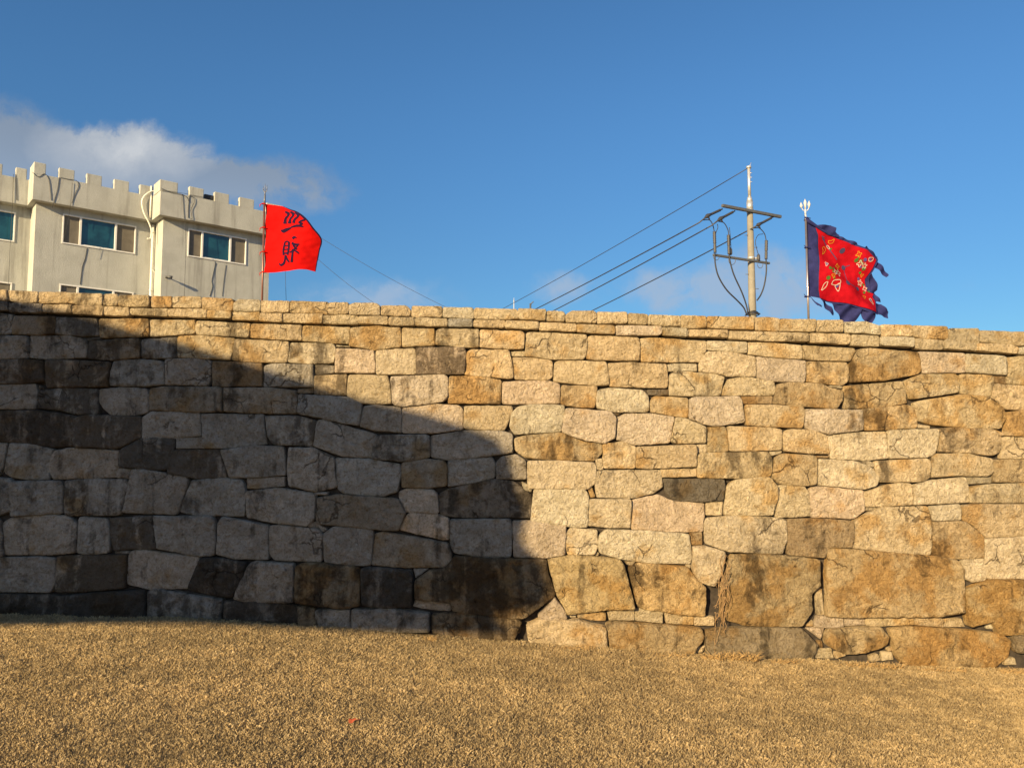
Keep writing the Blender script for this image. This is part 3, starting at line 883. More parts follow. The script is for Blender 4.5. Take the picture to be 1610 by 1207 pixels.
wall = empty('stone_wall', (0, D, ground_z(0, D)), 'long fortress wall of fitted golden granite blocks, dark boulders along its foot, half in shade', 'wall')
def poly_area(p): return abs(sum(a[0]*b[1]-b[0]*a[1] for a, b in zip(p, p[1:]+p[:1])))/2
order = sorted([i for i, s_ in enumerate(stones) if s_[0] == 'w'], key=lambda i: -poly_area(stones[i][3]))
single = set(order[:100]) | {i for i, s_ in enumerate(stones) if s_[0] == 'f'}
cop = [i for i, s_ in enumerate(stones) if s_[0] == 'c']
def in_view(i):
    xs_ = [p[0] for p in stones[i][3]]
    return min(xs_) < TOPR.x and max(xs_) > TOPL.x
single |= {i for i in cop if in_view(i)}
rest_v, rest_f, rest_t, rest_w = [], [], [], []
for i, (kind, let, stn, poly) in enumerate(stones):
    vs, fs = stone_mesh(kind, poly, i)
    rr = random.Random(i*31+2)
    j = rr.uniform(0.88, 1.12); warm = rr.uniform(-0.04, 0.04)
    base = TINT[let]
    mx_ = sum(p[0] for p in poly)/len(poly)
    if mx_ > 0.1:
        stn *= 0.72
        if let == 'g': base = (0.50, 0.43, 0.31)  # sunlit side: grey stones painted lighter and warmer than those in shade
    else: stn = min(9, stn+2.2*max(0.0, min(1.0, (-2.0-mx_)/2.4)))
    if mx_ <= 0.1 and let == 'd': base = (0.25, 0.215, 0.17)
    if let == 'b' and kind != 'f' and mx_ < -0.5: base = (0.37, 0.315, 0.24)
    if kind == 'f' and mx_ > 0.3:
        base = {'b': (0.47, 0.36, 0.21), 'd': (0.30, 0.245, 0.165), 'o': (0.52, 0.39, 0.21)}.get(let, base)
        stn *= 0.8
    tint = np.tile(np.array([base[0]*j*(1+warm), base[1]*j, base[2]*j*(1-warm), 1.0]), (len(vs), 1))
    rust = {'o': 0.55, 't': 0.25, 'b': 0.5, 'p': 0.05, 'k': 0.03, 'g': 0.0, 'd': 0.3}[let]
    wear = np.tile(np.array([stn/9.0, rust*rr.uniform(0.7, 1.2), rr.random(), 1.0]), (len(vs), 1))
    if i in single:
        nm = {'c': 'coping_stone', 'w': 'wall_stone', 'f': 'foundation_stone'}[kind]
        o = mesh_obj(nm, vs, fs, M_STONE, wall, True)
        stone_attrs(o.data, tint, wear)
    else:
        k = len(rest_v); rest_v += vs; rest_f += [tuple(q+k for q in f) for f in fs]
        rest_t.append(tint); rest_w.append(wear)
o = mesh_obj('small_masonry', rest_v, rest_f, M_STONE, wall, True)
stone_attrs(o.data, np.concatenate(rest_t), np.concatenate(rest_w)); tag(o, kind='stuff')
# earth and hearting behind the face stones
XL, XR = at(-420, 600, D).x, at(2030, 600, D).x
core = MB()
cv = []; n_ = 40
for i in range(n_+1):
    x = XL+(XR-XL)*i/n_
    zt = top_z(x)-0.085; zb = ground_z(x, D)-0.4
    cv += [(x, D+0.06, zb), (x, D+0.06, zt), (x, D+0.50, zt), (x, D+0.50, zb)]
cf = []
for i in range(n_):
    a, b = i*4, i*4+4
    cf += [(a, b, b+1, a+1), (a+1, b+1, b+2, a+2), (a+2, b+2, b+3, a+3)]
cf += [(0, 1, 2, 3), (n_*4+3, n_*4+2, n_*4+1, n_*4)]
mesh_obj('wall_core', cv, cf, M_CORE, wall)

# ------------------------------------------------------------------ lawn of short dry grass
def make_grass():
    n = 1100000
    x = rng.uniform(-7.6, 7.6, n); y = rng.uniform(3.2, D-0.02, n)**1.0
    keep = np.abs(x) < y*0.74+1.5
    x, y = x[keep], y[keep]; n = len(x)
    gx = np.linspace(-8, 8, 161); gy = np.linspace(3.0, 7.0, 61)
    G = np.array([[ground_z(a, b) for b in gy] for a in gx])
    fx = (x+8)/16*160; fy = (y-3)/4*60
    ix = np.clip(fx.astype(int), 0, 159); iy = np.clip(fy.astype(int), 0, 59); u = fx-ix; v = fy-iy
    z = G[ix, iy]*(1-u)*(1-v)+G[ix+1, iy]*u*(1-v)+G[ix, iy+1]*(1-u)*v+G[ix+1, iy+1]*u*v
    clump = np.array([noise.noise(Vector((a*7.5, b*7.5, 1.3)))+0.8*noise.noise(Vector((a*30, b*30, 4.3))) for a, b in zip(x, y)])
    patch_ = np.array([noise.noise(Vector((a*0.9, b*1.8, 6.3))) for a, b in zip(x, y)])
    h = (0.012+0.013*rng.random(n))*(1+0.36*clump); h = np.clip(h, 0.006, 0.05)
    h *= 1+0.5*np.clip((y-(D-0.16))/0.14, 0, 1)*rng.random(n)
    lng = rng.random(n) < 0.0; h = np.where(lng, h*1.5, h)
    ang = rng.uniform(0, 2*np.pi, n); lean = rng.uniform(0.1, 0.9, n)
    wd = rng.uniform(0.0005, 0.0010, n)
    wd = np.where(lng, wd*0.55, wd)
    dx, dy = np.cos(ang), np.sin(ang); a2 = ang+np.pi/2+rng.uniform(-0.6, 0.6, n)
    px_, py_ = np.cos(a2)*wd, np.sin(a2)*wd
    V = np.empty((n, 4, 3))
    V[:, 0] = np.stack([x-px_, y-py_, z-0.004], 1); V[:, 1] = np.stack([x+px_, y+py_, z-0.004], 1)
    V[:, 2] = np.stack([x+dx*h*lean*0.45+px_*0.8, y+dy*h*lean*0.45+py_*0.8, z+h*0.75], 1)
    V[:, 3] = np.stack([x+dx*h*lean, y+dy*h*lean, z+h*(1.05-0.25*lean)], 1)
    me = bpy.data.meshes.new('grass')
    me.vertices.add(n*4); me.vertices.foreach_set('co', V.astype(np.float32).ravel())
    idx = np.arange(n)[:, None]*4+np.array([[0, 1, 2, 0, 2, 3]])
    me.loops.add(n*6); me.loops.foreach_set('vertex_index', idx.astype(np.int32).ravel())
    me.polygons.add(n*2); me.polygons.foreach_set('loop_start', (np.arange(n*2)*3).astype(np.int32))
    me.update(calc_edges=True)
    pal = np.array([[0.48, 0.37, 0.205], [0.55, 0.44, 0.265], [0.45, 0.34, 0.18], [0.36, 0.265, 0.135], [0.48, 0.375, 0.22]])
    c = pal[rng.choice(5, n, p=[0.32, 0.2, 0.24, 0.12, 0.12])]*rng.uniform(0.8, 1.15, (n, 1))*(1+0.26*clump[:, None])*(1+0.22*patch_[:, None])
    c = np.where(lng[:, None], c*1.12, c)
    c4 = np.repeat(np.concatenate([c, np.ones((n, 1))], 1), 4, axis=0)
    a_ = me.attributes.new('blade', 'FLOAT_COLOR', 'POINT'); a_.data.foreach_set('color', c4.astype(np.float32).ravel())
    me.materials.append(M_GRASS)
    o = bpy.data.objects.new('grass', me); COL.objects.link(o)
    return tag(o, 'short dry golden grass covering the lawn in front of the stone wall', 'grass', kind='stuff')
make_grass()

# ------------------------------------------------------------------ building behind the wall
HZ = 2200.0
U = Vector((HZ-CX, FPX, 0)).normalized(); N = Vector((U.y, -U.x, 0))
UP = Vector((0, 0, 1))
P2 = at(255.5, 380, 34.0); P2.z = 0
def hit(px, py, n):
    """line of sight with the facade plane lying n in front of section three; returns (u, z)"""
    d = ray(px, py); t = ((P2+N*n-EYE).dot(N))/d.dot(N)
    p = EYE+d*t
    return (p-P2).dot(U), p.z
def bp(u, n, z): return P2+U*u+N*n+UP*z
n3 = 0.0; n2 = -1.20; n1 = -2.35
OV = 0.42                                                   # how far the parapet stands out
zg = top_z(0)-0.30
u3a = 0.0; u3b = hit(422.5, 440, n3)[0]
u2a = hit(54, 380, n2)[0]; u2b = 0.3
u1a = u2a-7.0; u1b = u2a+0.3
bld = empty('concrete_building', bp(2.0, n3-3, zg), 'weathered beige building with battlement parapet and wide windows behind the left end of the wall', 'building')
z_sof = hit(251, 337.5, n3+OV)[1]
z_top = hit(340, 316.5, n3+OV)[1]                           # parapet between the merlons
z_mer = z_top+0.45
DEEP = 9.0
# walls, one block per bay, each standing forward of the one before it
def window_rects():
    R_ = []
    for n, pl in ((n3, ((296, 358), (386.5, 419))), (n2, ((99, 336), (212.5, 400)))):
        ua, za = hit(*pl[0], n); ub, zb = hit(*pl[1], n)
        zt = hit(pl[0][0], pl[0][1], n)[1]; zl = hit(pl[1][0], pl[1][1], n)[1]
        R_.append([n, ua, ub, zl, zt])
    ub = hit(21.5, 400, n1)[0]
    zt, zl = R_[1][4], R_[1][3]
    R_.append([n1, ub-3.0, ub, zl, zt])
    return R_
WR = window_rects()
zl, zt = WR[1][3], WR[1][4]
WR[0][3], WR[0][4] = zl, zt
st = zt-hit(94, 446, n2)[1]                                 # storey height
allw = []
for n, ua, ub, a, b in WR:
    for k in range(3):
        if a-st*k > zg+0.4 and not (n == n3 and k > 0): allw.append((n, ua, ub, a-st*k, b-st*k))
def wall_block(ua, ub, n, name):
    """front wall with real window openings, sides and back"""
    mb = MB(); T = 0.25
    wins = sorted([q for q in allw if q[0] == n and ua < q[1] < ub], key=lambda q: q[3])
    zt_ = z_sof+0.02
    if wins:
        wa, wb = wins[0][1], wins[0][2]
        mb.box(bp(ua, n-T, zg), U*(wa-ua), N*T, UP*(zt_-zg))
        mb.box(bp(wb, n-T, zg), U*(ub-wb), N*T, UP*(zt_-zg))
        z = zg
        for q in wins:
            mb.box(bp(wa, n-T, z), U*(wb-wa), N*T, UP*(q[3]-z)); z = q[4]
        mb.box(bp(wa, n-T, z), U*(wb-wa), N*T, UP*(zt_-z))
    mb.box(bp(ua, n-DEEP, zg), U*0.25, N*(DEEP-T), UP*(zt_-zg))
    mb.box(bp(ub-0.25, n-DEEP, zg), U*0.25, N*(DEEP-T), UP*(zt_-zg))
    mb.box(bp(ua+0.25, n-DEEP, zg), U*(ub-ua-0.5), N*0.25, UP*(zt_-zg))
    return mb.build(name, M_PLASTER, bld)
wall_block(u1a, u1b, n1, 'wall'); wall_block(u2a, u2b, n2, 'wall'); wall_block(u3a, u3b, n3, 'wall')
# parapets, overhanging on the front and on the stepped corner
uE = hit(444, 330, n3+OV)[0]
PT = 0.22
def parapet(ua, ub, n):
    mb = MB()
    mb.box(bp(ua, n+OV-PT, z_sof), U*(ub-ua), N*PT, UP*(z_top-z_sof))
    mb.box(bp(ua, n-1.3, z_sof+0.003), U*PT, N*(1.3+OV-PT), UP*(z_top-z_sof-0.003))
    return mb.build('parapet', M_PLASTER, bld, 0.015)
uo3 = hit(251.3, 330, n3+OV)[0]; uo2 = hit(51.5, 300, n2+OV)[0]
parapet(u1a, uo2+0.2, n1); parapet(uo2, uo3+0.2, n2); parapet(uo3, uE, n3)
sl = MB()
for ua, ub, n in ((u1a, uo2, n1), (uo2, uo3, n2), (uo3, uE, n3)):
    sl.box(bp(ua+0.02, n-DEEP, z_sof+0.01), U*(ub-ua-0.04), N*(DEEP+OV-PT-0.02), UP*0.22)
sl.build('roof_slab', M_PLASTER, bld)
# merlons: left and right edge as seen, on each bay
def merlon(pa, pb, n, hgt=0.0, side=False):
    ua = hit(pa, 300, n+OV)[0]; ub = hit(pb, 300, n+OV)[0]
    mb = MB()
    mb.box(bp(ua, n+OV-PT-0.02, z_top-0.04), U*(ub-ua), N*(PT+0.024), UP*(z_mer-z_top+0.04+hgt))
    if side:
        mb.box(bp(ua, n+OV-0.95, z_top-0.04), U*0.24, N*(0.95-PT-0.02), UP*(z_mer-z_top+0.04+hgt))
    return mb.build('merlon', M_PLASTER, bld, 0.02)
for pa, pb in ((-208, -184), (-158, -135), (-110, -88), (-64, -42), (-20, 2), (23.5, 41)): merlon(pa, pb, n1)
merlon(51.5, 70.5, n2, 0.03, True)
for pa, pb in ((91.5, 116), (135.5, 159.5), (179, 202.5), (220, 241)): merlon(pa, pb, n2)
merlon(251.3, 279.5, n3, 0.03, True)
for pa, pb in ((298, 320.5), (338, 360.5), (377.5, 400), (420, 443.5)): merlon(pa, pb, n3)
# windows
def window(n, ua, ub, za, zb):
    W = ub-ua; Hh = zb-za; e = 0.055
    f = MB()
    for z in (za, zb-e): f.box(bp(ua, n-0.10, z), U*W, N*0.135, UP*e)
    for u in (ua, ub-e): f.box(bp(u, n-0.10, za+e), U*e, N*0.132, UP*(Hh-2*e))
    for fr in (0.235, 0.715): f.box(bp(ua+W*fr-0.04, n-0.10, za+e), U*0.085, N*0.13, UP*(Hh-2*e))
    f.box(bp(ua+W*0.235+0.045, n-0.09, za+e), U*(W*0.48-0.085), N*0.09, UP*0.035)
    o = f.build('window', M_FRAME, bld, 0.006)
    s_ = MB(); s_.box(bp(ua-0.03, n+0.035, za-0.06), U*(W+0.06), N*0.05, UP*0.05); s_.box(bp(ua-0.03, n-0.02, za-0.058), U*(W+0.06), N*0.053, UP*0.046)
    p = MB(); p.box(bp(ua+W*0.235+0.047, n-0.06, za+e+0.036), U*(W*0.48-0.09), N*0.012, UP*(Hh-2*e-0.037)); p.build('pane', M_GLASS, o)
    for a_, b_ in ((e, W*0.235-0.042), (W*0.715+0.047, W-e)):
        if n == n1 and za > z_sof-3.2:
            q = MB(); q.box(bp(ua+a_+0.002, n-0.06, za+e+0.002), U*(b_-a_-0.004), N*0.012, UP*(Hh-2*e-0.004)); q.build('pane', M_GLASS, o); continue
        q = MB(); q.box(bp(ua+a_+0.002, n-0.045, za+e+0.002), U*(b_-a_-0.004), N*0.01, UP*(Hh-2*e-0.004)); q.build('insect_screen', M_SCREEN, o)
    return o
for q in allw: window(*q)
def fp(px, py, n): u, z = hit(px, py, n); return bp(u, n, z)
# drain pipe and conduit at the stepped corner
z1 = lambda a, b: (a/4.643, 220+b/4.643)
pp = MB(); npz = n2+0.14
up = hit(*z1(1108, 900), npz)[0]
pp.tube([bp(up, npz, zg), bp(up, npz, z_sof-0.12)], 0.06, 10)
pp.tube([bp(up, npz, z_sof-0.5), bp(up, npz, z_sof-0.4)], 0.075, 10)
pp.tube([bp(up, npz, z_sof-3.2), bp(up, npz, z_sof-3.1)], 0.075, 10)
pp.build('drain_pipe', M_PIPE, bld)
pp = MB(); ub_ = hit(*z1(1105, 360), n2+OV+0.05)[0]
pp.tube([bp(ub_, n2+OV+0.05, z_sof+0.1), bp(ub_, n2+OV+0.05, z_mer)], 0.045, 8)
pp.build('drain_pipe', M_PIPE, bld)
c = MB(); c.tube(spline([fp(*z1(a, b), n2+OV+0.1) for a, b in ((1150, 376), (1100, 378), (1055, 410), (1036, 455), (1050, 530), (1085, 600), (1105, 660), (1100, 715), (1075, 722))]), 0.035, 8)
c.build('conduit', M_PIPE, bld)
c = MB(); c.tube(spline([fp(*z1(a, b), n2+0.25) for a, b in ((1100, 930), (1130, 965), (1190, 995), (1240, 1008))]), 0.022, 6); c.build('conduit', M_PIPE, bld)
sp_ = MB(); q = fp(*z1(1215, 1000), n3+0.02)
sp_.tube([q, q+N*0.22], 0.025, 6); sp_.tube([q+N*0.18+U*-0.02, q+N*0.30+U*0.14-UP*0.06], [0.05, 0.075], 10); sp_.tube([q-U*0.06, q+U*0.05], 0.05, 8)
sp_.build('floodlight', M_DARKSTEEL, bld)
z2 = lambda a, b: (220+a/4.735, 260+b/4.735)
vb = MB(); q = fp(*z2(482, 250), n3+OV-0.12); vb.box(q-N*0.3, U*0.42, N*0.3, UP*0.24); vb.box(q+U*0.06-N*0.01+UP*0.05, U*0.12, N*0.03, UP*0.13); vb.box(q+U*0.24-N*0.01+UP*0.05, U*0.12, N*0.03, UP*0.13)
vb.build('speaker_box', M_WIREBLK, bld, 0.01)
def cable(pl, f, n, r=0.014):
    n = n if n in (n1+OV+0.03, n2+OV+0.03, n3+OV+0.03) else n-0.006
    c = MB(); c.tube(spline([fp(*f(a, b), n) for a, b in pl]), r*0.68, 5); c.build('cable', M_WIREBLK, bld)
cable(((235, 235), (280, 270), (325, 248), (355, 285), (368, 370), (374, 440)), z1, n2+OV+0.02)
cable(((432, 275), (420, 360), (400, 430), (382, 495)), z1, n2+OV+0.02)
cable(((440, 275), (500, 288), (560, 300), (572, 340), (545, 400), (525, 460)), z1, n2+OV+0.02)
cable(((528, 310), (515, 470), (490, 620), (462, 735)), z1, n2+OV+0.03, 0.01)
cable(((98, 250), (92, 440), (78, 700), (64, 1000), (62, 1120)), z1, n1+OV+0.03, 0.012)
cable(((112, 250), (120, 340), (122, 440)), z1, n1+OV+0.02)
cable(((155, 170), (230, 200), (310, 215), (350, 240), (365, 270)), z2, n3+OV+0.03)
cable(((155, 185), (240, 195), (330, 210), (420, 228), (500, 240)), z2, n3+OV+0.03, 0.012)
cable(((365, 225), (400, 240), (402, 280), (380, 330), (388, 395), (372, 400)), z2, n3+OV+0.03)
cable(((370, 225), (362, 300), (360, 390)), z2, n3+OV+0.02, 0.018)
cable(((318, 215), (330, 400), (342, 560), (336, 800), (330, 980)), z2, n3+OV+0.02, 0.012)
cable(((565, 725), (545, 810), (535, 860), (540, 900), (520, 975)), z2, n3+0.02, 0.016)
cable(((640, 742), (625, 850), (612, 975)), z2, n3+0.02, 0.012)
cable(((635, 790), (620, 870), (600, 930), (585, 1055)), z1, n2+0.02, 0.016)  # dark wavy line on the plaster, drawn as a thin tube

# ------------------------------------------------------------------ flags
def cloth_mesh(name, outline, depth, mat, parent, step=2.2, lift=0.0, to=None):
    """cloth cut to an outline (photo units on the flag's own upright plane), folds given by depth(px, py)"""
    P = resample([Vector(p) for p in outline], step)
    V, F, d = patch(P, step, (), 3)
    vs = [to(x, y, depth(x, y)-lift) for x, y in V]
    F = [(a, c_, b) for a, b, c_ in F]
    return mesh_obj(name, vs, F, mat, parent, True)
def ribbon(mb, pl, wd, depth, to, lift):
    P = [Vector((a, b)) for a, b in pl]
    P3 = spline([(a.x, a.y, 0) for a in P], 5); n = len(P3)
    ws = wd if isinstance(wd, (list, tuple)) else [wd]*len(pl)
    vs = []
    for i, p in enumerate(P3):
        t = P3[min(i+1, n-1)]-P3[max(i-1, 0)]; t.normalize() if t.length else None
        q = Vector((-t.y, t.x, 0)); k = i/(n-1)*(len(ws)-1); k0 = min(int(k), len(ws)-2) if len(ws) > 1 else 0
        wv = ws[k0]+(ws[min(k0+1, len(ws)-1)]-ws[k0])*(k-k0)
        for s_ in (-0.5, 0.0, 0.5):
            e = p+q*s_*wv; vs.append(to(e.x, e.y, depth(e.x, e.y)-lift))
    fs = []
    for i in range(n-1):
        for k in range(2): fs.append((i*3+k, i*3+k+1, (i+1)*3+k+1, (i+1)*3+k))
    mb.raw(vs, fs, True)
def trident(mb, base, s_, wd, tip):
    """three-pronged spear head; s_ unit size"""
    b = Vector(base); X = Vector((1, 0, 0))
    mb.tube([b, b+UP*s_*0.5], s_*0.075, 8)
    mb.tube(spline([b+UP*s_*0.55-X*wd*0.95+UP*s_*0.12, b+UP*s_*0.42-X*wd*0.55, b+UP*s_*0.40, b+UP*s_*0.42+X*wd*0.55, b+UP*s_*0.55+X*wd*0.95+UP*s_*0.12], 5), s_*0.035, 6)
    for k, hh in ((-1, 1.15), (0, 1.45), (1, 1.3)):
        q = b+X*wd*k*0.95+UP*s_*(0.45 if k == 0 else 0.6)
        mb.tube([q, b+X*wd*k+UP*s_*(hh-0.35), b+X*wd*k*(1.05)+UP*s_*hh], [s_*0.045, s_*tip, s_*0.01], 6)

# red flag, left
Y1 = 9.6
fr = empty('red_flag', (at(413, 480, Y1).x, Y1, top_z(-3.5)-0.3), 'scarlet flag with two dark mirrored brush characters on a brown pole above the wall', 'flag')
def to1(px, py, dep): p = at(px, py, Y1); return Vector((p.x, Y1+dep, p.z))
zf = lambda a, b: (390+a/6.04, 280+b/6.04)
pm = MB(); pa, pb = at(412.2, 470, Y1), at(415.6, 322, Y1)
dirp = (pb-pa).normalized()
pm.tube([pa-dirp*0.6, pb+dirp*0.02], 0.013, 10); pm.build('pole', M_POLE, fr)
tm = MB(); pc = at(416.6, 307, Y1); tm.tube([pb, pc], [0.014, 0.011], 8); trident(tm, pc, 0.105, 0.023, 0.045); tm.build('trident', plain('tarnished spear head', (0.16, 0.165, 0.18), 0.5, 0.3), fr)
def dep1(px, py):
    u = (px-415)/90.0; v = (py-320)/105.0
    u = max(-0.2, u)
    return 0.01+0.085*u*math.sin(5.4*u+2.1*v+0.4)+0.024*u**0.5*math.sin(9*v-6*u)+0.010*math.exp(-u*3)*math.sin(17*v+9*u) + 0.007*noise.noise(Vector((px*0.10, py*0.16, 2))) + 0.05*max(0, u-0.55)*(1-v) if u > 0 else 0.01
out1 = [zf(*p) for p in ((160, 243), (250, 253), (330, 266), (400, 298), (480, 335), (560, 398), (625, 482), (692, 575), (665, 680), (643, 780), (630, 880), (560, 868), (480, 872), (400, 884), (300, 890), (150, 900), (158, 820), (152, 700), (166, 600), (156, 470), (168, 360))]
cl = cloth_mesh('cloth', out1, dep1, M_RED, fr, 1.5, 0, to1)
ink = MB(); LF = 0.006
ss = lambda pl, wd: ribbon(ink, [zf(*p) for p in pl], [q/5.3 for q in wd] if isinstance(wd, (list, tuple)) else wd/5.3, dep1, to1, LF)
ss(((350, 318), (382, 338), (378, 358), (352, 385), (344, 430)), (16, 26, 18, 20, 34))
ss(((402, 322), (434, 346), (428, 368), (402, 394), (394, 434)), (16, 26, 18, 20, 34))
ss(((452, 335), (484, 358), (480, 380), (450, 402), (438, 434)), (16, 26, 18, 20, 30))
ss(((500, 352), (540, 388), (556, 412)), (14, 20, 10))
ss(((552, 412), (520, 420), (494, 436), (528, 444), (510, 456), (488, 462)), (12, 16, 12, 12, 14, 10))
ss(((536, 474), (480, 463), (420, 468), (404, 476)), (10, 20, 14, 8))
ss(((412, 474), (370, 486), (330, 498), (306, 488)), (10, 28, 34, 10))
ink.build('character', M_INK, cl); ink = MB()
ss(((350, 612), (340, 680), (342, 738)), (14, 16, 16)); ss(((346, 612), (372, 602), (392, 612)), (14, 12, 14)); ss(((390, 610), (392, 670), (384, 738)), (16, 18, 14))
ss(((346, 648), (388, 644)), 11); ss(((344, 684), (388, 680)), 11); ss(((344, 722), (388, 718)), 14)
ss(((362, 738), (358, 780), (342, 815), (314, 828), (296, 812)), (14, 16, 20, 18, 8)); ss(((366, 740), (378, 775), (398, 806)), (12, 16, 14))
ss(((424, 580), (440, 566), (466, 570)), (22, 22, 8)); ss(((418, 618), (450, 634), (492, 632)), (20, 20, 10))
ss(((428, 618), (440, 650), (470, 684)), (16, 16, 14)); ss(((480, 640), (440, 690), (402, 716)), (10, 16, 10)); ss(((436, 680), (430, 740), (424, 808)), (16, 16, 20)); ss(((446, 694), (470, 706), (488, 722)), (12, 16, 10))
ink.build('character', M_INK, cl)
hem = MB()
ribbon(hem, [zf(*p) for p in ((330, 268), (400, 301), (480, 338), (560, 401), (623, 484), (688, 576), (661, 680), (640, 780), (628, 878))], [0.6, 1.4, 2.2, 2.4, 2.4, 2.2, 1.5, 1.2, 0.8], dep1, to1, 0.005); hem.build('hem', M_INK, cl)
for y_ in (245, 470, 700, 893):
    t = MB(); q = to1(*zf(148, y_), 0)
    t.tube([q+Vector((0.016*math.cos(a), 0.016*math.sin(a), 0.004*math.sin(2*a))) for a in [k*math.pi/4 for k in range(9)]], 0.006, 6)
    t.tube([q+Vector((-0.012, -0.01, 0)), q+Vector((-0.04, -0.012, -0.012)), q+Vector((-0.045, -0.01, -0.05))], [0.006, 0.006, 0.002], 5)
    t.tube([q+Vector((0.01, -0.012, 0.0)), q+Vector((0.03, -0.012, -0.004))], 0.006, 5)
    t.build('tie', M_RED, fr)

# navy and crimson flag, right
Y2 = 9.6
fb = empty('navy_bordered_flag', (at(1270, 505, Y2).x, Y2, top_z(3.5)-0.3), 'ragged navy flag with embroidered crimson centre on a trident-topped pole above the wall', 'flag')
def to2(px, py, dep): p = at(px, py, Y2); return Vector((p.x, Y2+dep, p.z))
zr = lambda a, b: (1240+a/5.484, 300+b/5.484)
pm = MB(); pa, pb = at(1271.3, 502, Y2), at(1266.8, 345, Y2); dirp = (pb-pa).normalized()
pm.tube([pa-dirp*0.6, pb], 0.014, 10); pm.build('pole', M_SILVERPOLE, fb)
tm = MB(); pc = at(1266.4, 338, Y2); tm.tube([pb, pc], 0.012, 8); trident(tm, pc, 0.145, 0.050, 0.15); tm.build('trident', M_WHITE, fb)
def dep2(px, py):
    u, v = (px-1268)*5.484, (py-340)*5.484           # zoomed units from the pole top
    s_ = (v - 0.95*u)/100.0                             # across the long diagonal folds
    r_ = min(1.0, max(0.0, u/200.0))
    d = 0.02 + r_*(0.062*math.sin(s_*1.35+0.6) + 0.006*math.sin(s_*3.7+1.2) + 0.10*max(0, u/700.0)) + 0.010*r_*math.sin(u/38.0+v/90.0)
    return d + 0.006*noise.noise(Vector((px*0.12, py*0.12, 7)))
nav = MB()
cn = cloth_mesh('border_cloth', [zr(*p) for p in ((150, 245), (240, 292), (300, 340), (440, 402), (560, 445), (700, 488), (806, 570), (730, 720), (760, 850), (806, 930), (810, 1010), (795, 1060), (700, 1040), (560, 985), (420, 960), (285, 918), (170, 905), (172, 760), (160, 480))], dep2, M_NAVY, fb, 1.6, 0, to2)
cr = cloth_mesh('centre_cloth', [zr(*p) for p in ((238, 306), (330, 356), (440, 418), (560, 464), (690, 506), (774, 584), (738, 660), (698, 742), (722, 850), (776, 868), (764, 900), (790, 932), (790, 996), (776, 1038), (690, 1014), (560, 975), (420, 945), (282, 916), (264, 750), (262, 560), (266, 370))], dep2, M_CRIMSON, fb, 1.6, 0.014, to2)
def tail(pl, dz, ph):
    f = lambda x, y: dep2(x, y)+dz+0.02*math.sin(x*0.25+y*0.2+ph)
    return cloth_mesh('tattered_strip', [zr(*p) for p in pl], f, M_NAVY, fb, 1.8, 0, to2)
tail(((240, 290), (300, 296), (360, 300), (405, 325), (402, 355), (440, 380), (440, 405), (340, 370)), -0.02, 0.3)
tail(((400, 372), (480, 408), (600, 440), (620, 462), (640, 480), (540, 460), (440, 414)), 0.0, 1.3)
tail(((640, 480), (665, 482), (720, 448), (742, 470), (830, 540), (800, 580), (740, 530)), 0.02, 2.0)
tail(((790, 572), (830, 620), (893, 708), (886, 722), (868, 734), (820, 690), (768, 640)), 0.03, 0.9)
tail(((735, 690), (780, 740), (806, 800), (820, 832), (800, 850), (850, 905), (868, 932), (820, 930), (780, 935), (735, 850), (712, 745)), 0.03, 2.9)
tail(((800, 945), (870, 950), (905, 985), (935, 1020), (925, 1045), (920, 1080), (860, 1060), (800, 1045)), 0.02, 4.0)
tail(((296, 918), (350, 940), (405, 985), (428, 1040), (420, 1062), (400, 1056), (340, 990)), 0.01, 0.5)
tail(((400, 950), (560, 975), (640, 1005), (642, 1050), (620, 1100), (600, 1128), (560, 1130), (495, 1116), (478, 1080), (428, 990)), 0.01, 2.2)
tail(((640, 1000), (700, 1022), (792, 1046), (770, 1090), (742, 1140), (690, 1134), (660, 1100), (648, 1050)), 0.015, 3.4)
tail(((176, 908), (230, 938), (266, 972), (296, 990), (290, 1000), (250, 985), (228, 950)), 0.0, 1.0)
# gathered top edge, ties
t = MB(); t.tube([to2(*zr(a, b), dep2(*zr(a, b))-0.012) for a, b in ((146, 240), (190, 268), (235, 292), (300, 335), (370, 372), (438, 402))], [0.030, 0.026, 0.02, 0.016, 0.014, 0.008], 8); t.build('rolled_edge', M_NAVY, fb)
for y_ in (235, 490, 912):
    t = MB(); q = to2(*zr(152, y_), 0)
    t.tube([q+Vector((0.019*math.cos(a), 0.019*math.sin(a), 0)) for a in [k*math.pi/4 for k in range(9)]], 0.009, 6)
    t.tube([q+Vector((-0.01, -0.014, 0.0)), q+Vector((-0.034, -0.016, 0.03))], [0.007, 0.003], 5); t.tube([q+Vector((0.01, -0.014, 0.0)), q+Vector((0.05, -0.016, -0.01))], [0.007, 0.005], 5)
    t.build('tie', M_NAVY, fb)
def loop(pl, mat, wd=9, name='flower'):
    mb = MB(); ribbon(mb, [zr(*p) for p in list(pl)+[pl[0]]], wd*0.58/5.484, dep2, to2, 0.020); mb.build(name, mat, cr)
def blob(cx_, cy_, r_, mat, name, lift=0.019):
    mb = MB(); n = 18; vs = [to2(*zr(cx_, cy_), dep2(*zr(cx_, cy_))-lift)]
    for k in range(n):
        wv = 1+0.22*math.sin(k*2.1+cx_) if name == 'leaf' else 1.0
        p = zr(cx_+r_*wv*math.cos(2*math.pi*k/n), cy_+r_*wv*1.05*math.sin(2*math.pi*k/n)); vs.append(to2(*p, dep2(*p)-lift))
    mb.raw(vs, [(0, 1+(k+1) % n, 1+k) for k in range(n)], True); mb.build(name, mat, cr)
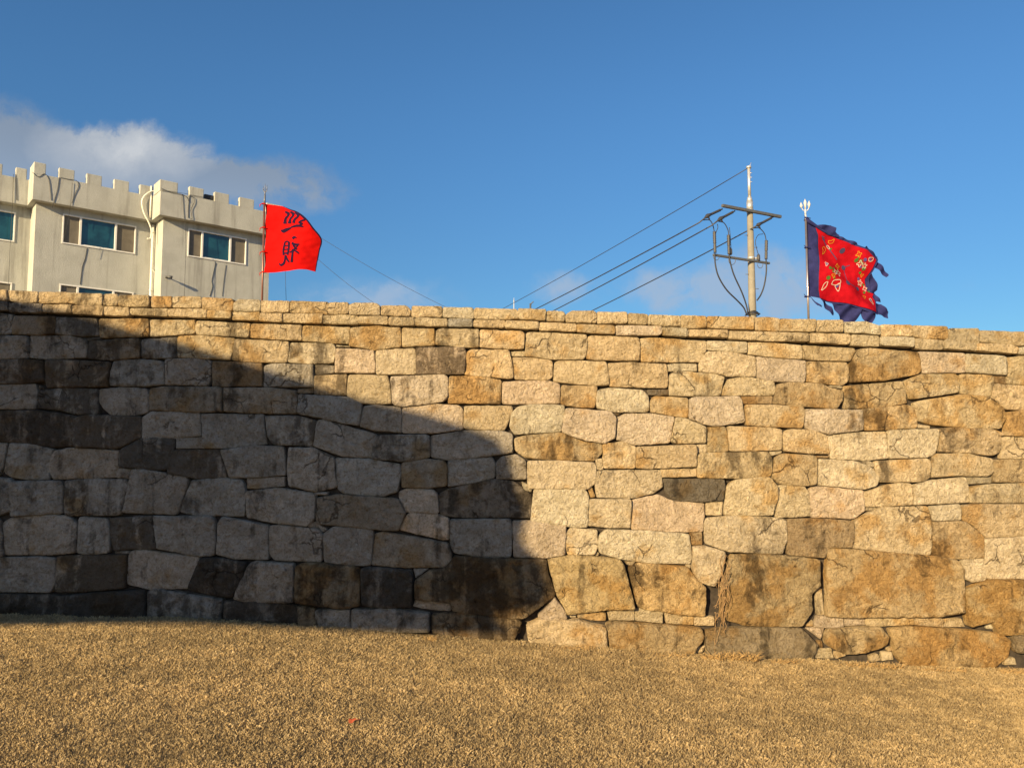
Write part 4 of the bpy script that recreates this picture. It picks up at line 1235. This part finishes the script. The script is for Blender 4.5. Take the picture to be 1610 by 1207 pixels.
def flower(cx_, cy_, r_, mat, n=5, rot=0.0, wd=8):
    r_ *= 0.8
    loop([(cx_+r_*(1+0.45*math.cos(n*a+rot))*math.cos(a)*0.85, cy_+r_*(1+0.45*math.cos(n*a+rot))*math.sin(a)) for a in [2*math.pi*k/(n*4) for k in range(n*4)]], mat, wd)
for pl, wd in ((((308, 482), (325, 470), (342, 490), (330, 515), (312, 535), (300, 540), (312, 510)), 8), (((365, 415), (385, 420), (402, 410), (400, 435), (380, 440), (368, 432)), 7)): loop(pl, M_YEL, wd, 'cloud_motif')
for q in ((440, 640, 22, M_YEL, 4), (612, 545, 24, M_YEL, 4, 1), (378, 735, 18, M_YEL, 3, 2, 7), (680, 905, 16, M_YEL, 3, 1, 6), (668, 712, 14, M_YEL, 3, 1, 6),
          (438, 705, 26, M_WHT, 4, 0.5), (398, 700, 20, M_WHT, 4, 1), (630, 620, 22, M_WHT, 4), (655, 775, 26, M_WHT, 5, 0.3), (700, 825, 22, M_WHT, 4, 1), (322, 632, 18, M_WHT, 3, 0.6, 6), (668, 640, 20, M_WHT, 5, 0.9, 6)): flower(*q)
for pl, wd in ((((296, 850), (310, 800), (335, 785), (330, 820), (308, 845)), 9), (((368, 805), (385, 775), (440, 770), (438, 800), (400, 812)), 9), (((400, 820), (438, 800), (436, 860), (420, 850)), 9),
               (((695, 600), (700, 575), (740, 572), (735, 592), (715, 605)), 9), (((725, 920), (745, 915), (765, 965), (745, 950)), 7), (((352, 460), (366, 455), (380, 480), (372, 486)), 6)): loop(pl, M_WHT, wd, 'petal_outline')
for q in ((352, 668, 14), (385, 672, 13), (338, 752, 16), (385, 752, 10), (600, 590, 15), (632, 600, 12), (668, 660, 15), (648, 690, 10), (690, 860, 11), (735, 850, 9), (390, 485, 8), (415, 690, 9), (372, 700, 9), (612, 570, 9), (648, 620, 9), (690, 790, 9), (660, 800, 8)): blob(*q, M_GRN, 'leaf')
for q in ((325, 632, 13), (418, 820, 13), (665, 592, 15), (712, 588, 11), (640, 740, 12), (740, 930, 9), (405, 715, 9), (640, 645, 9)): blob(*q, M_PUR, 'bud')
for q in ((480, 507, 20), (520, 788, 22), (505, 645, 20), (622, 832, 17)): blob(*q, M_DOT, 'dot')
for pl in (((505, 645), (515, 715), (520, 788)), ((520, 788), (570, 808), (622, 832)), ((505, 645), (535, 632), (562, 624))):
    dk = MB(); ribbon(dk, [zr(*p) for p in pl], 1.1, dep2, to2, .018); dk.build('joining_line', M_DOT, cr)
for pl in (((300, 378), (330, 425), (365, 470), (400, 520), (440, 580)), ((325, 385), (310, 405), (335, 410))):
    dk = MB(); ribbon(dk, [zr(*p) for p in pl], 1.6, dep2, to2, .018); dk.build('stem', M_DOT, cr)

# ------------------------------------------------------------------ utility pole and its lines
YP = 36.0
pole_base = at(1181.5, 430, YP)
PBX = pole_base.x
PU = Vector((2295.0, FPX, 0)).normalized(); PN = Vector((PU.y, -PU.x, 0))
zq = lambda a, b: (1080+a/4.644, 250+b/4.644)
def pp_(a, b, n=0.0):
    """zoomed point onto the upright plane through the pole, along the cross arms, n in front"""
    d = ray(*zq(a, b)); o_ = Vector((PBX, YP, 0))+PN*n
    t = (o_-EYE).dot(PN)/d.dot(PN); return EYE+d*t
up_ = empty('utility_pole', (PBX, YP, zg), 'tall concrete utility pole with two cross arms and looping black cables behind the wall', 'utility pole')
zs = pp_(455, 330).z; ztop = pp_(448, 60).z; zb_ = zg
m_ = MB(); m_.tube([(PBX, YP, zb_), (PBX, YP, pp_(490, 1140).z), (PBX, YP, zs)], [0.20, 0.178, 0.135], 20); m_.build('shaft', M_CONC, up_)
m_ = MB(); m_.tube([(PBX, YP, zs-0.3), (PBX, YP, zs+0.12)], 0.155, 16); m_.tube([(PBX, YP, zs+0.12), (PBX, YP, zs+0.35)], [0.15, 0.1], 16)
m_.build('sleeve', M_STEEL, up_)
m_ = MB(); m_.tube([(PBX, YP, zs+0.3), (PBX, YP, ztop)], 0.075, 12); m_.tube([(PBX, YP, ztop-0.05), (PBX, YP, ztop+0.04)], 0.12, 12); m_.tube([(PBX+0.02, YP, ztop), (PBX+0.12, YP, ztop+0.22)], 0.015, 5)
for k in range(3): m_.tube([(PBX+0.02, YP-0.05, ztop-0.3-0.22*k), (PBX+0.13, YP-0.08, ztop-0.3-0.22*k)], 0.014, 5)
m_.build('top_pipe', M_STEEL, up_)
def arm(a, b, th, name, mat):
    A, B = pp_(*a, 0.22), pp_(*b, 0.22); L = (B-A); L.z = 0; L = L.normalized(); ln = (B-A).length; zc = (A.z+B.z)/2
    mb = MB(); mb.box(Vector((A.x, A.y, zc-th/2)), L*ln, -PN*th, UP*th)
    return mb.build(name, mat, up_, 0.008)
arm((265, 350), (692, 408), 0.13, 'crossarm', M_DARKSTEEL)
arm((198, 688), (608, 770), 0.10, 'crossarm', M_DARKSTEEL)
for zz, rr_ in ((pp_(460, 380).z, 0.16), (pp_(470, 725).z, 0.18), (pp_(492, 1128).z, 0.20)):
    m_ = MB(); m_.tube([(PBX, YP, zz-0.06), (PBX, YP, zz+0.06)], rr_, 16); m_.box((PBX+rr_-0.01, YP-0.05, zz-0.04), (0.08, 0, 0), (0, 0.1, 0), (0, 0, 0.08)); m_.build('band', M_STEEL, up_)
for zz, sg in ((pp_(470, 560).z, -1), (pp_(480, 845).z, -1), (pp_(480, 950).z, 1), (pp_(480, 650).z, 1)):
    m_ = MB(); m_.tube([(PBX+sg*0.12, YP-0.05, zz), (PBX+sg*0.30, YP-0.06, zz)], 0.016, 5); m_.build('step_bolt', M_DARKSTEEL, up_)
INS = (((258, 366), (150, 416), (88, 466)), ((350, 380), (245, 436), (180, 486)), ((632, 422), (520, 482), (488, 500)))
for a, b, c_ in INS:
    A, B, C_ = pp_(*a, 0.1), pp_(*b, 0.25), pp_(*c_, 0.35)
    m_ = MB(); m_.tube([A, A.lerp(B, 0.18)], 0.035, 8)
    n_ = 9
    pts = []; rs = []
    for k in range(n_):
        p = A.lerp(B, 0.16+0.62*k/(n_-1)); q = A.lerp(B, 0.16+0.62*(k+0.5)/(n_-1))
        pts += [p, q]; rs += [0.065, 0.042]
    m_.tube(pts, rs, 10)
    m_.tube([A.lerp(B, 0.76), B, B.lerp(C_, 0.35), C_], [0.06, 0.10, 0.035, 0.03], 8); m_.tube([B, B+Vector((0.10, 0, -0.16))], [0.06, 0.03], 6)
    m_.build('insulator', M_POLYMER, up_)
TERM = ((((120, 446), (165, 446), (188, 480), (200, 530)), ((200, 530), (206, 690)), ((204, 690), (208, 770), (232, 860), (290, 955), (370, 1035), (415, 1085), (436, 1135)), ((222, 475), (226, 500), (214, 530), (206, 560))),
        (((232, 456), (272, 468), (300, 520), (304, 560)), ((303, 555), (308, 700)), ((308, 700), (318, 760), (345, 850), (400, 970), (432, 1060), (446, 1125)), ((310, 500), (316, 560), (322, 650))),
        (((490, 504), (530, 506), (566, 545), (580, 600)), ((580, 595), (578, 735)), ((578, 735), (580, 820), (565, 920), (540, 990), (512, 1032)), ((556, 548), (520, 556), (500, 600), (508, 650), (522, 700))))
for jm, bd, cb_, th in TERM:
    m_ = MB(); m_.tube(spline([pp_(*p, 0.25) for p in jm]), 0.022, 6); m_.build('jumper', M_WIREBLK, up_)
    A, B = pp_(*bd[0], 0.25), pp_(*bd[1], 0.25); pts = []; rs = []
    for k in range(12):
        pts += [A.lerp(B, (k+0.1)/12), A.lerp(B, (k+0.6)/12)]; rs += ([0.085, 0.055] if k < 7 else [0.06, 0.075])
    m_ = MB(); m_.tube(pts, rs, 10); m_.build('cable_terminator', M_POLYMER, up_)
    m_ = MB(); m_.tube(spline([pp_(*p, 0.25 if i < len(cb_)-2 else 0.2) for i, p in enumerate(cb_)]), 0.034, 8); m_.build('cable', M_WIREBLK, up_)
    m_ = MB(); m_.tube(spline([pp_(*p, 0.22) for p in th]), 0.016, 5); m_.build('ground_wire', M_WIREBLK, up_)
for a, b in (((215, 700), 24), ((330, 730), 26), ((535, 765), 20)):
    m_ = MB(); m_.tube(spline([pp_(a[0]+b*math.cos(t_)*1.0, a[1]+b*1.6*math.sin(t_), 0.2) for t_ in [math.pi*k/6 for k in range(7)]], 3), 0.014, 5); m_.build('ground_wire', M_DARKSTEEL, up_)
for q in ((318, 675), (522, 720)):
    A = pp_(q[0], q[1]-26, 0.2); B = pp_(q[0], q[1]+26, 0.2); m_ = MB(); m_.tube([A, A.lerp(B, .2), A.lerp(B, .8), B], [0.03, 0.08, 0.09, 0.05], 8); m_.build('arrester', M_POLYMER, up_)
m_ = MB()
for k in range(3):
    zz = pp_(480, 1118+k*9).z
    m_.tube([(PBX+(0.24+0.05*k)*math.cos(t_), YP+(0.24+0.05*k)*math.sin(t_), zz+0.03*math.sin(3*t_+k)) for t_ in [2*math.pi*j/16 for j in range(17)]], 0.025, 5)
m_.build('cable_coil', M_WIREBLK, up_)
def power_line(A, far_px, far_y, r, sag, label, group='power lines'):
    B = at(*far_px, far_y); n = 26
    pts = [A.lerp(B, k/n)-UP*sag*4*(k/n)*(1-k/n) for k in range(n+1)]
    m_ = MB(); m_.tube(pts, r, 6); o = m_.build('power_line', M_WIREBLK)
    return tag(o, label, 'power line', group)
power_line(pp_(434, 74), (700, 532), 70, 0.022, 0.25, 'thin topmost wire running from the tip of the utility pole')
power_line(pp_(88, 466, 0.35), (700, 552), 70, 0.032, 0.25, 'black power line from the left end of the upper cross arm')
power_line(pp_(180, 486, 0.35), (720, 560), 70, 0.032, 0.25, 'black power line from the middle of the upper cross arm')
power_line(pp_(488, 500, 0.35), (790, 552), 70, 0.032, 0.25, 'lowest black power line, passing in front of the concrete pole shaft')
# thin wires beyond the red flag
for a, b, lab in (((470, 352), (705, 482), 'faint upper wire slanting down to the wall right of the red flag'), ((470, 380), (598, 480), 'thin dark wire slanting steeply down beside the red flag'), ((448, 400), (450.5, 480), 'thin wire hanging straight down below the red flag')):
    A, B = at(*a, 45), at(*b, 45); B2 = A+(B-A)*1.15
    m_ = MB(); m_.tube([A.lerp(B2, k/12)-UP*0.25*4*(k/12)*(1-k/12) for k in range(13)], 0.011, 5)
    tag(m_.build('hanging_wire', M_WIREBLK), lab, 'wire', 'thin wires behind the wall')
an = empty('antenna', (at(808, 480, 60).x, 60, zg), 'slim white antenna mast just showing over the wall top', 'antenna')
m_ = MB(); q = at(808, 468, 60); m_.tube([(q.x, 60, zg), (q.x, 60, q.z-0.35), (q.x, 60, q.z)], [0.045, 0.03, 0.012], 8); m_.build('mast', M_WHITE, an)
m_ = MB(); m_.tube([(q.x, 60, q.z-0.3), (q.x, 60, q.z-0.2)], 0.045, 8); m_.build('collar', M_STEEL, an)
an = empty('bracket_post', (at(835, 480, 50).x, 50, zg), 'short dark post with a hooked bracket showing over the wall top', 'post')
m_ = MB(); q = at(834, 477, 50); m_.tube([(q.x, 50, zg), (q.x, 50, q.z)], 0.06, 8); m_.build('post', M_DARKSTEEL, an)
m_ = MB(); m_.tube(spline([(q.x, 50, q.z-0.25), (q.x+0.05, 50, q.z-0.02), (q.x+0.2, 50, q.z+0.12)]), 0.035, 6); m_.build('bracket', M_DARKSTEEL, an)

# ------------------------------------------------------------------ small things at the wall's foot
def weed(px, py, n, hgt, spread, label, seed, y=None, flat=0.5):
    r_ = random.Random(seed); y = y or D-0.13
    b0 = at(px, py, y); b0.z = ground_z(b0.x, y) if py > 960 else b0.z
    mb = MB()
    for k in range(n):
        a = r_.uniform(0, 2*math.pi); l_ = hgt*r_.uniform(0.5, 1.1); q = b0+Vector((r_.uniform(-spread, spread), r_.uniform(-0.05, 0.03), 0))
        d_ = Vector((math.cos(a)*0.8, math.sin(a)*0.35-0.1, r_.uniform(flat, 1.2))).normalized()
        mb.tube([q, q+d_*l_*0.5, q+d_*l_+Vector((math.cos(a), 0, -0.5))*l_*0.25], [0.0030, 0.0026, 0.0010], 4)
    o = mb.build('dry_weed', M_STRAW)
    return tag(o, label, 'weed', 'dry weeds at the foot of the wall')
M_STRAW = plain('dry straw', (0.36, 0.235, 0.095), 0.85, 0, 0.3, 40)
weed(1150, 1018, 190, 0.11, 0.22, 'wide patch of matted dry weeds at the wall foot below the vine', 1)
weed(1235, 1032, 60, 0.06, 0.12, 'low dry weeds left of the rounded grey-brown foot boulder', 2)
weed(1370, 1040, 110, 0.075, 0.25, 'straggly dry weeds between the two long boulders at the right foot', 3)
weed(1590, 1046, 70, 0.07, 0.10, 'dry weeds in the dark gap at the far right foot of the wall', 4)
weed(900, 1018, 60, 0.05, 0.18, 'thin dry weeds under the pale tan stone at the shadow edge', 7)
weed(1050, 1030, 50, 0.05, 0.16, 'thin dry weeds below the long grey-brown foot stone', 8)
weed(1480, 1050, 70, 0.06, 0.20, 'dry weeds fringing the longest boulder at the right foot', 9)
weed(675, 996, 40, 0.06, 0.05, 'small straw tuft standing at the edge of the shaded wall foot', 5)
# dried vine hanging in the joint between two boulders
r_ = random.Random(11); vn = MB()
for k in range(16):
    x0 = r_.uniform(1128, 1142); y0 = r_.uniform(870, 930)
    pl = [(x0+r_.uniform(0, 14)-12*(q/4), y0+q*r_.uniform(12, 26)) for q in range(5)]
    vn.tube(spline([at(a, b, D-0.055-r_.uniform(0, 0.04)) for a, b in pl], 3), 0.0022, 4)
for k in range(80):
    x0 = r_.uniform(-8, 8); t_ = r_.random(); p = at(1143-14*t_+x0, 872+112*t_, D-0.06-r_.uniform(0, 0.04))
    d_ = Vector((r_.uniform(-1, 1), r_.uniform(-0.7, 0.2), r_.uniform(-1, 0.6)))*0.014; e_ = Vector((r_.uniform(-1, 1), r_.uniform(-1, 1), r_.uniform(-1, 1)))*0.007
    vn.raw([p, p+d_*0.5+e_, p+d_, p+d_*0.5-e_], [(0, 1, 2, 3)])
tag(vn.build('dried_vine', plain('withered vine', (0.30, 0.19, 0.09), 0.9, 0, 0.3, 60)), 'withered brown vine hanging in the joint between two foundation boulders', 'vine')
# fallen leaf on the lawn
d = ray(553, 1131)
t_ = 1.0
for _ in range(40):
    p = EYE+d*t_; t_ += (p.z-ground_z(p.x, p.y)-0.028)/max(0.05, -d.z)*0.9
p = EYE+d*t_
lf = MB(); pts = []
for k in range(12):
    a = 2*math.pi*k/12; rr_ = 0.017*(1+0.25*math.cos(3*a)); pts.append(p+Vector((rr_*1.2*math.cos(a), rr_*math.sin(a), 0.008*math.cos(2*a)+0.008*math.sin(a))))
lf.raw([p+UP*0.002]+pts, [(0, 1+k, 1+(k+1) % 12) for k in range(12)], True); lf.tube([p, p+Vector((0.05, -0.01, 0.006))], 0.0015, 4)
tag(lf.build('fallen_leaf', plain('red brown leaf', (0.30, 0.06, 0.02), 0.7)), 'small reddish fallen leaf lying on the dry lawn', 'leaf')

# ------------------------------------------------------------------ awning added unseen behind the viewer, shaped to throw the slanting wall shade
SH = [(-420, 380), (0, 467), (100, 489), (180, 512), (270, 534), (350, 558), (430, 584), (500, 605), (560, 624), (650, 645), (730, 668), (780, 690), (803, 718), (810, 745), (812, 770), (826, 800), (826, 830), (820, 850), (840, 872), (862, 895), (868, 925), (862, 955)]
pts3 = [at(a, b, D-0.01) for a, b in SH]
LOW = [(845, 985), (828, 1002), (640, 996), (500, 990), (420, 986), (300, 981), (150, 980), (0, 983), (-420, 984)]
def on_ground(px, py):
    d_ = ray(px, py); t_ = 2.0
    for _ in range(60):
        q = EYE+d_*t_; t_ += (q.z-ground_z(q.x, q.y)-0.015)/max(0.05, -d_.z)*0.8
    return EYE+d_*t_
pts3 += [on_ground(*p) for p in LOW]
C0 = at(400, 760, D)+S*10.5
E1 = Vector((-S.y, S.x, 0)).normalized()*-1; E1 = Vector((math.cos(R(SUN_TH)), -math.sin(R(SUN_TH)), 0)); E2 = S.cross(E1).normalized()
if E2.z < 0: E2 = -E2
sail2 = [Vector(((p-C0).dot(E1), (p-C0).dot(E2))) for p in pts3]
aw = empty('added_shade_sheet', (C0.x, C0.y, 0), 'wide canvas awning on two masts, added unseen behind the viewer to shade the wall', 'shade_sheet')
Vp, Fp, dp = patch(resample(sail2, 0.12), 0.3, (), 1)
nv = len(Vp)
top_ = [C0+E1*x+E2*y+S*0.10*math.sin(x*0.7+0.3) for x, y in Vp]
mesh_obj('canvas', top_+[q+S*0.012 for q in top_], [tuple(f) for f in Fp]+[tuple(q+nv for q in reversed(f)) for f in Fp], M_SHADE_SHEET, aw, True)
def sl_(i): return C0+E1*sail2[i].x+E2*sail2[i].y
xl = min(q.x for q in sail2)
ML = C0+E1*(xl-0.6); MR = Vector((2.6, -3.2, 0))
m_ = MB(); m_.tube([(ML.x, ML.y, -0.3), (ML.x, ML.y, sl_(0).z+0.8)], [0.11, 0.07], 12); m_.build('mast', M_STEEL, aw)  # both masts and the stays are added to carry the sheet
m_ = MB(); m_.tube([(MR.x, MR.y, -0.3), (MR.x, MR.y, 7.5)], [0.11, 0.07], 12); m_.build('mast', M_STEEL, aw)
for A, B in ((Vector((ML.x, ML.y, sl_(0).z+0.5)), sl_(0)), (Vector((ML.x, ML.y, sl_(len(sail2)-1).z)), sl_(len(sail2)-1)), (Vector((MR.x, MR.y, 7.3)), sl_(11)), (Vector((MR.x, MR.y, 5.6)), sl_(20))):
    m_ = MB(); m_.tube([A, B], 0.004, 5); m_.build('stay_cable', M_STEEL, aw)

# ------------------------------------------------------------------ rise added unseen behind the viewer to keep sky off the shaded wall
hv = []; hf = []; nn = 72
for i in range(nn+1):
    a = math.pi*1.0 + math.pi*i/nn                        # the half behind the viewer
    hgt = 6.0 + 3.0*noise.noise(Vector((math.cos(a)*2.2, math.sin(a)*2.2, 0.5))) + 1.6*noise.noise(Vector((math.cos(a)*14, math.sin(a)*14, 2.5)))
    for rr_, hh in ((48, -1.0), (55, hgt*0.62), (64, hgt), (90, hgt*1.05)):
        hv.append((math.cos(a)*rr_, math.sin(a)*rr_, hh))
for i in range(nn):
    for k in range(3): hf.append((i*4+k, i*4+k+1, (i+1)*4+k+1, (i+1)*4+k))
tag(mesh_obj('added_sky_blocker', hv, hf, plain('sky blocker surface', (0.045, 0.055, 0.025), 0.95, 0, 0.4, 0.8), None, True), kind='structure')
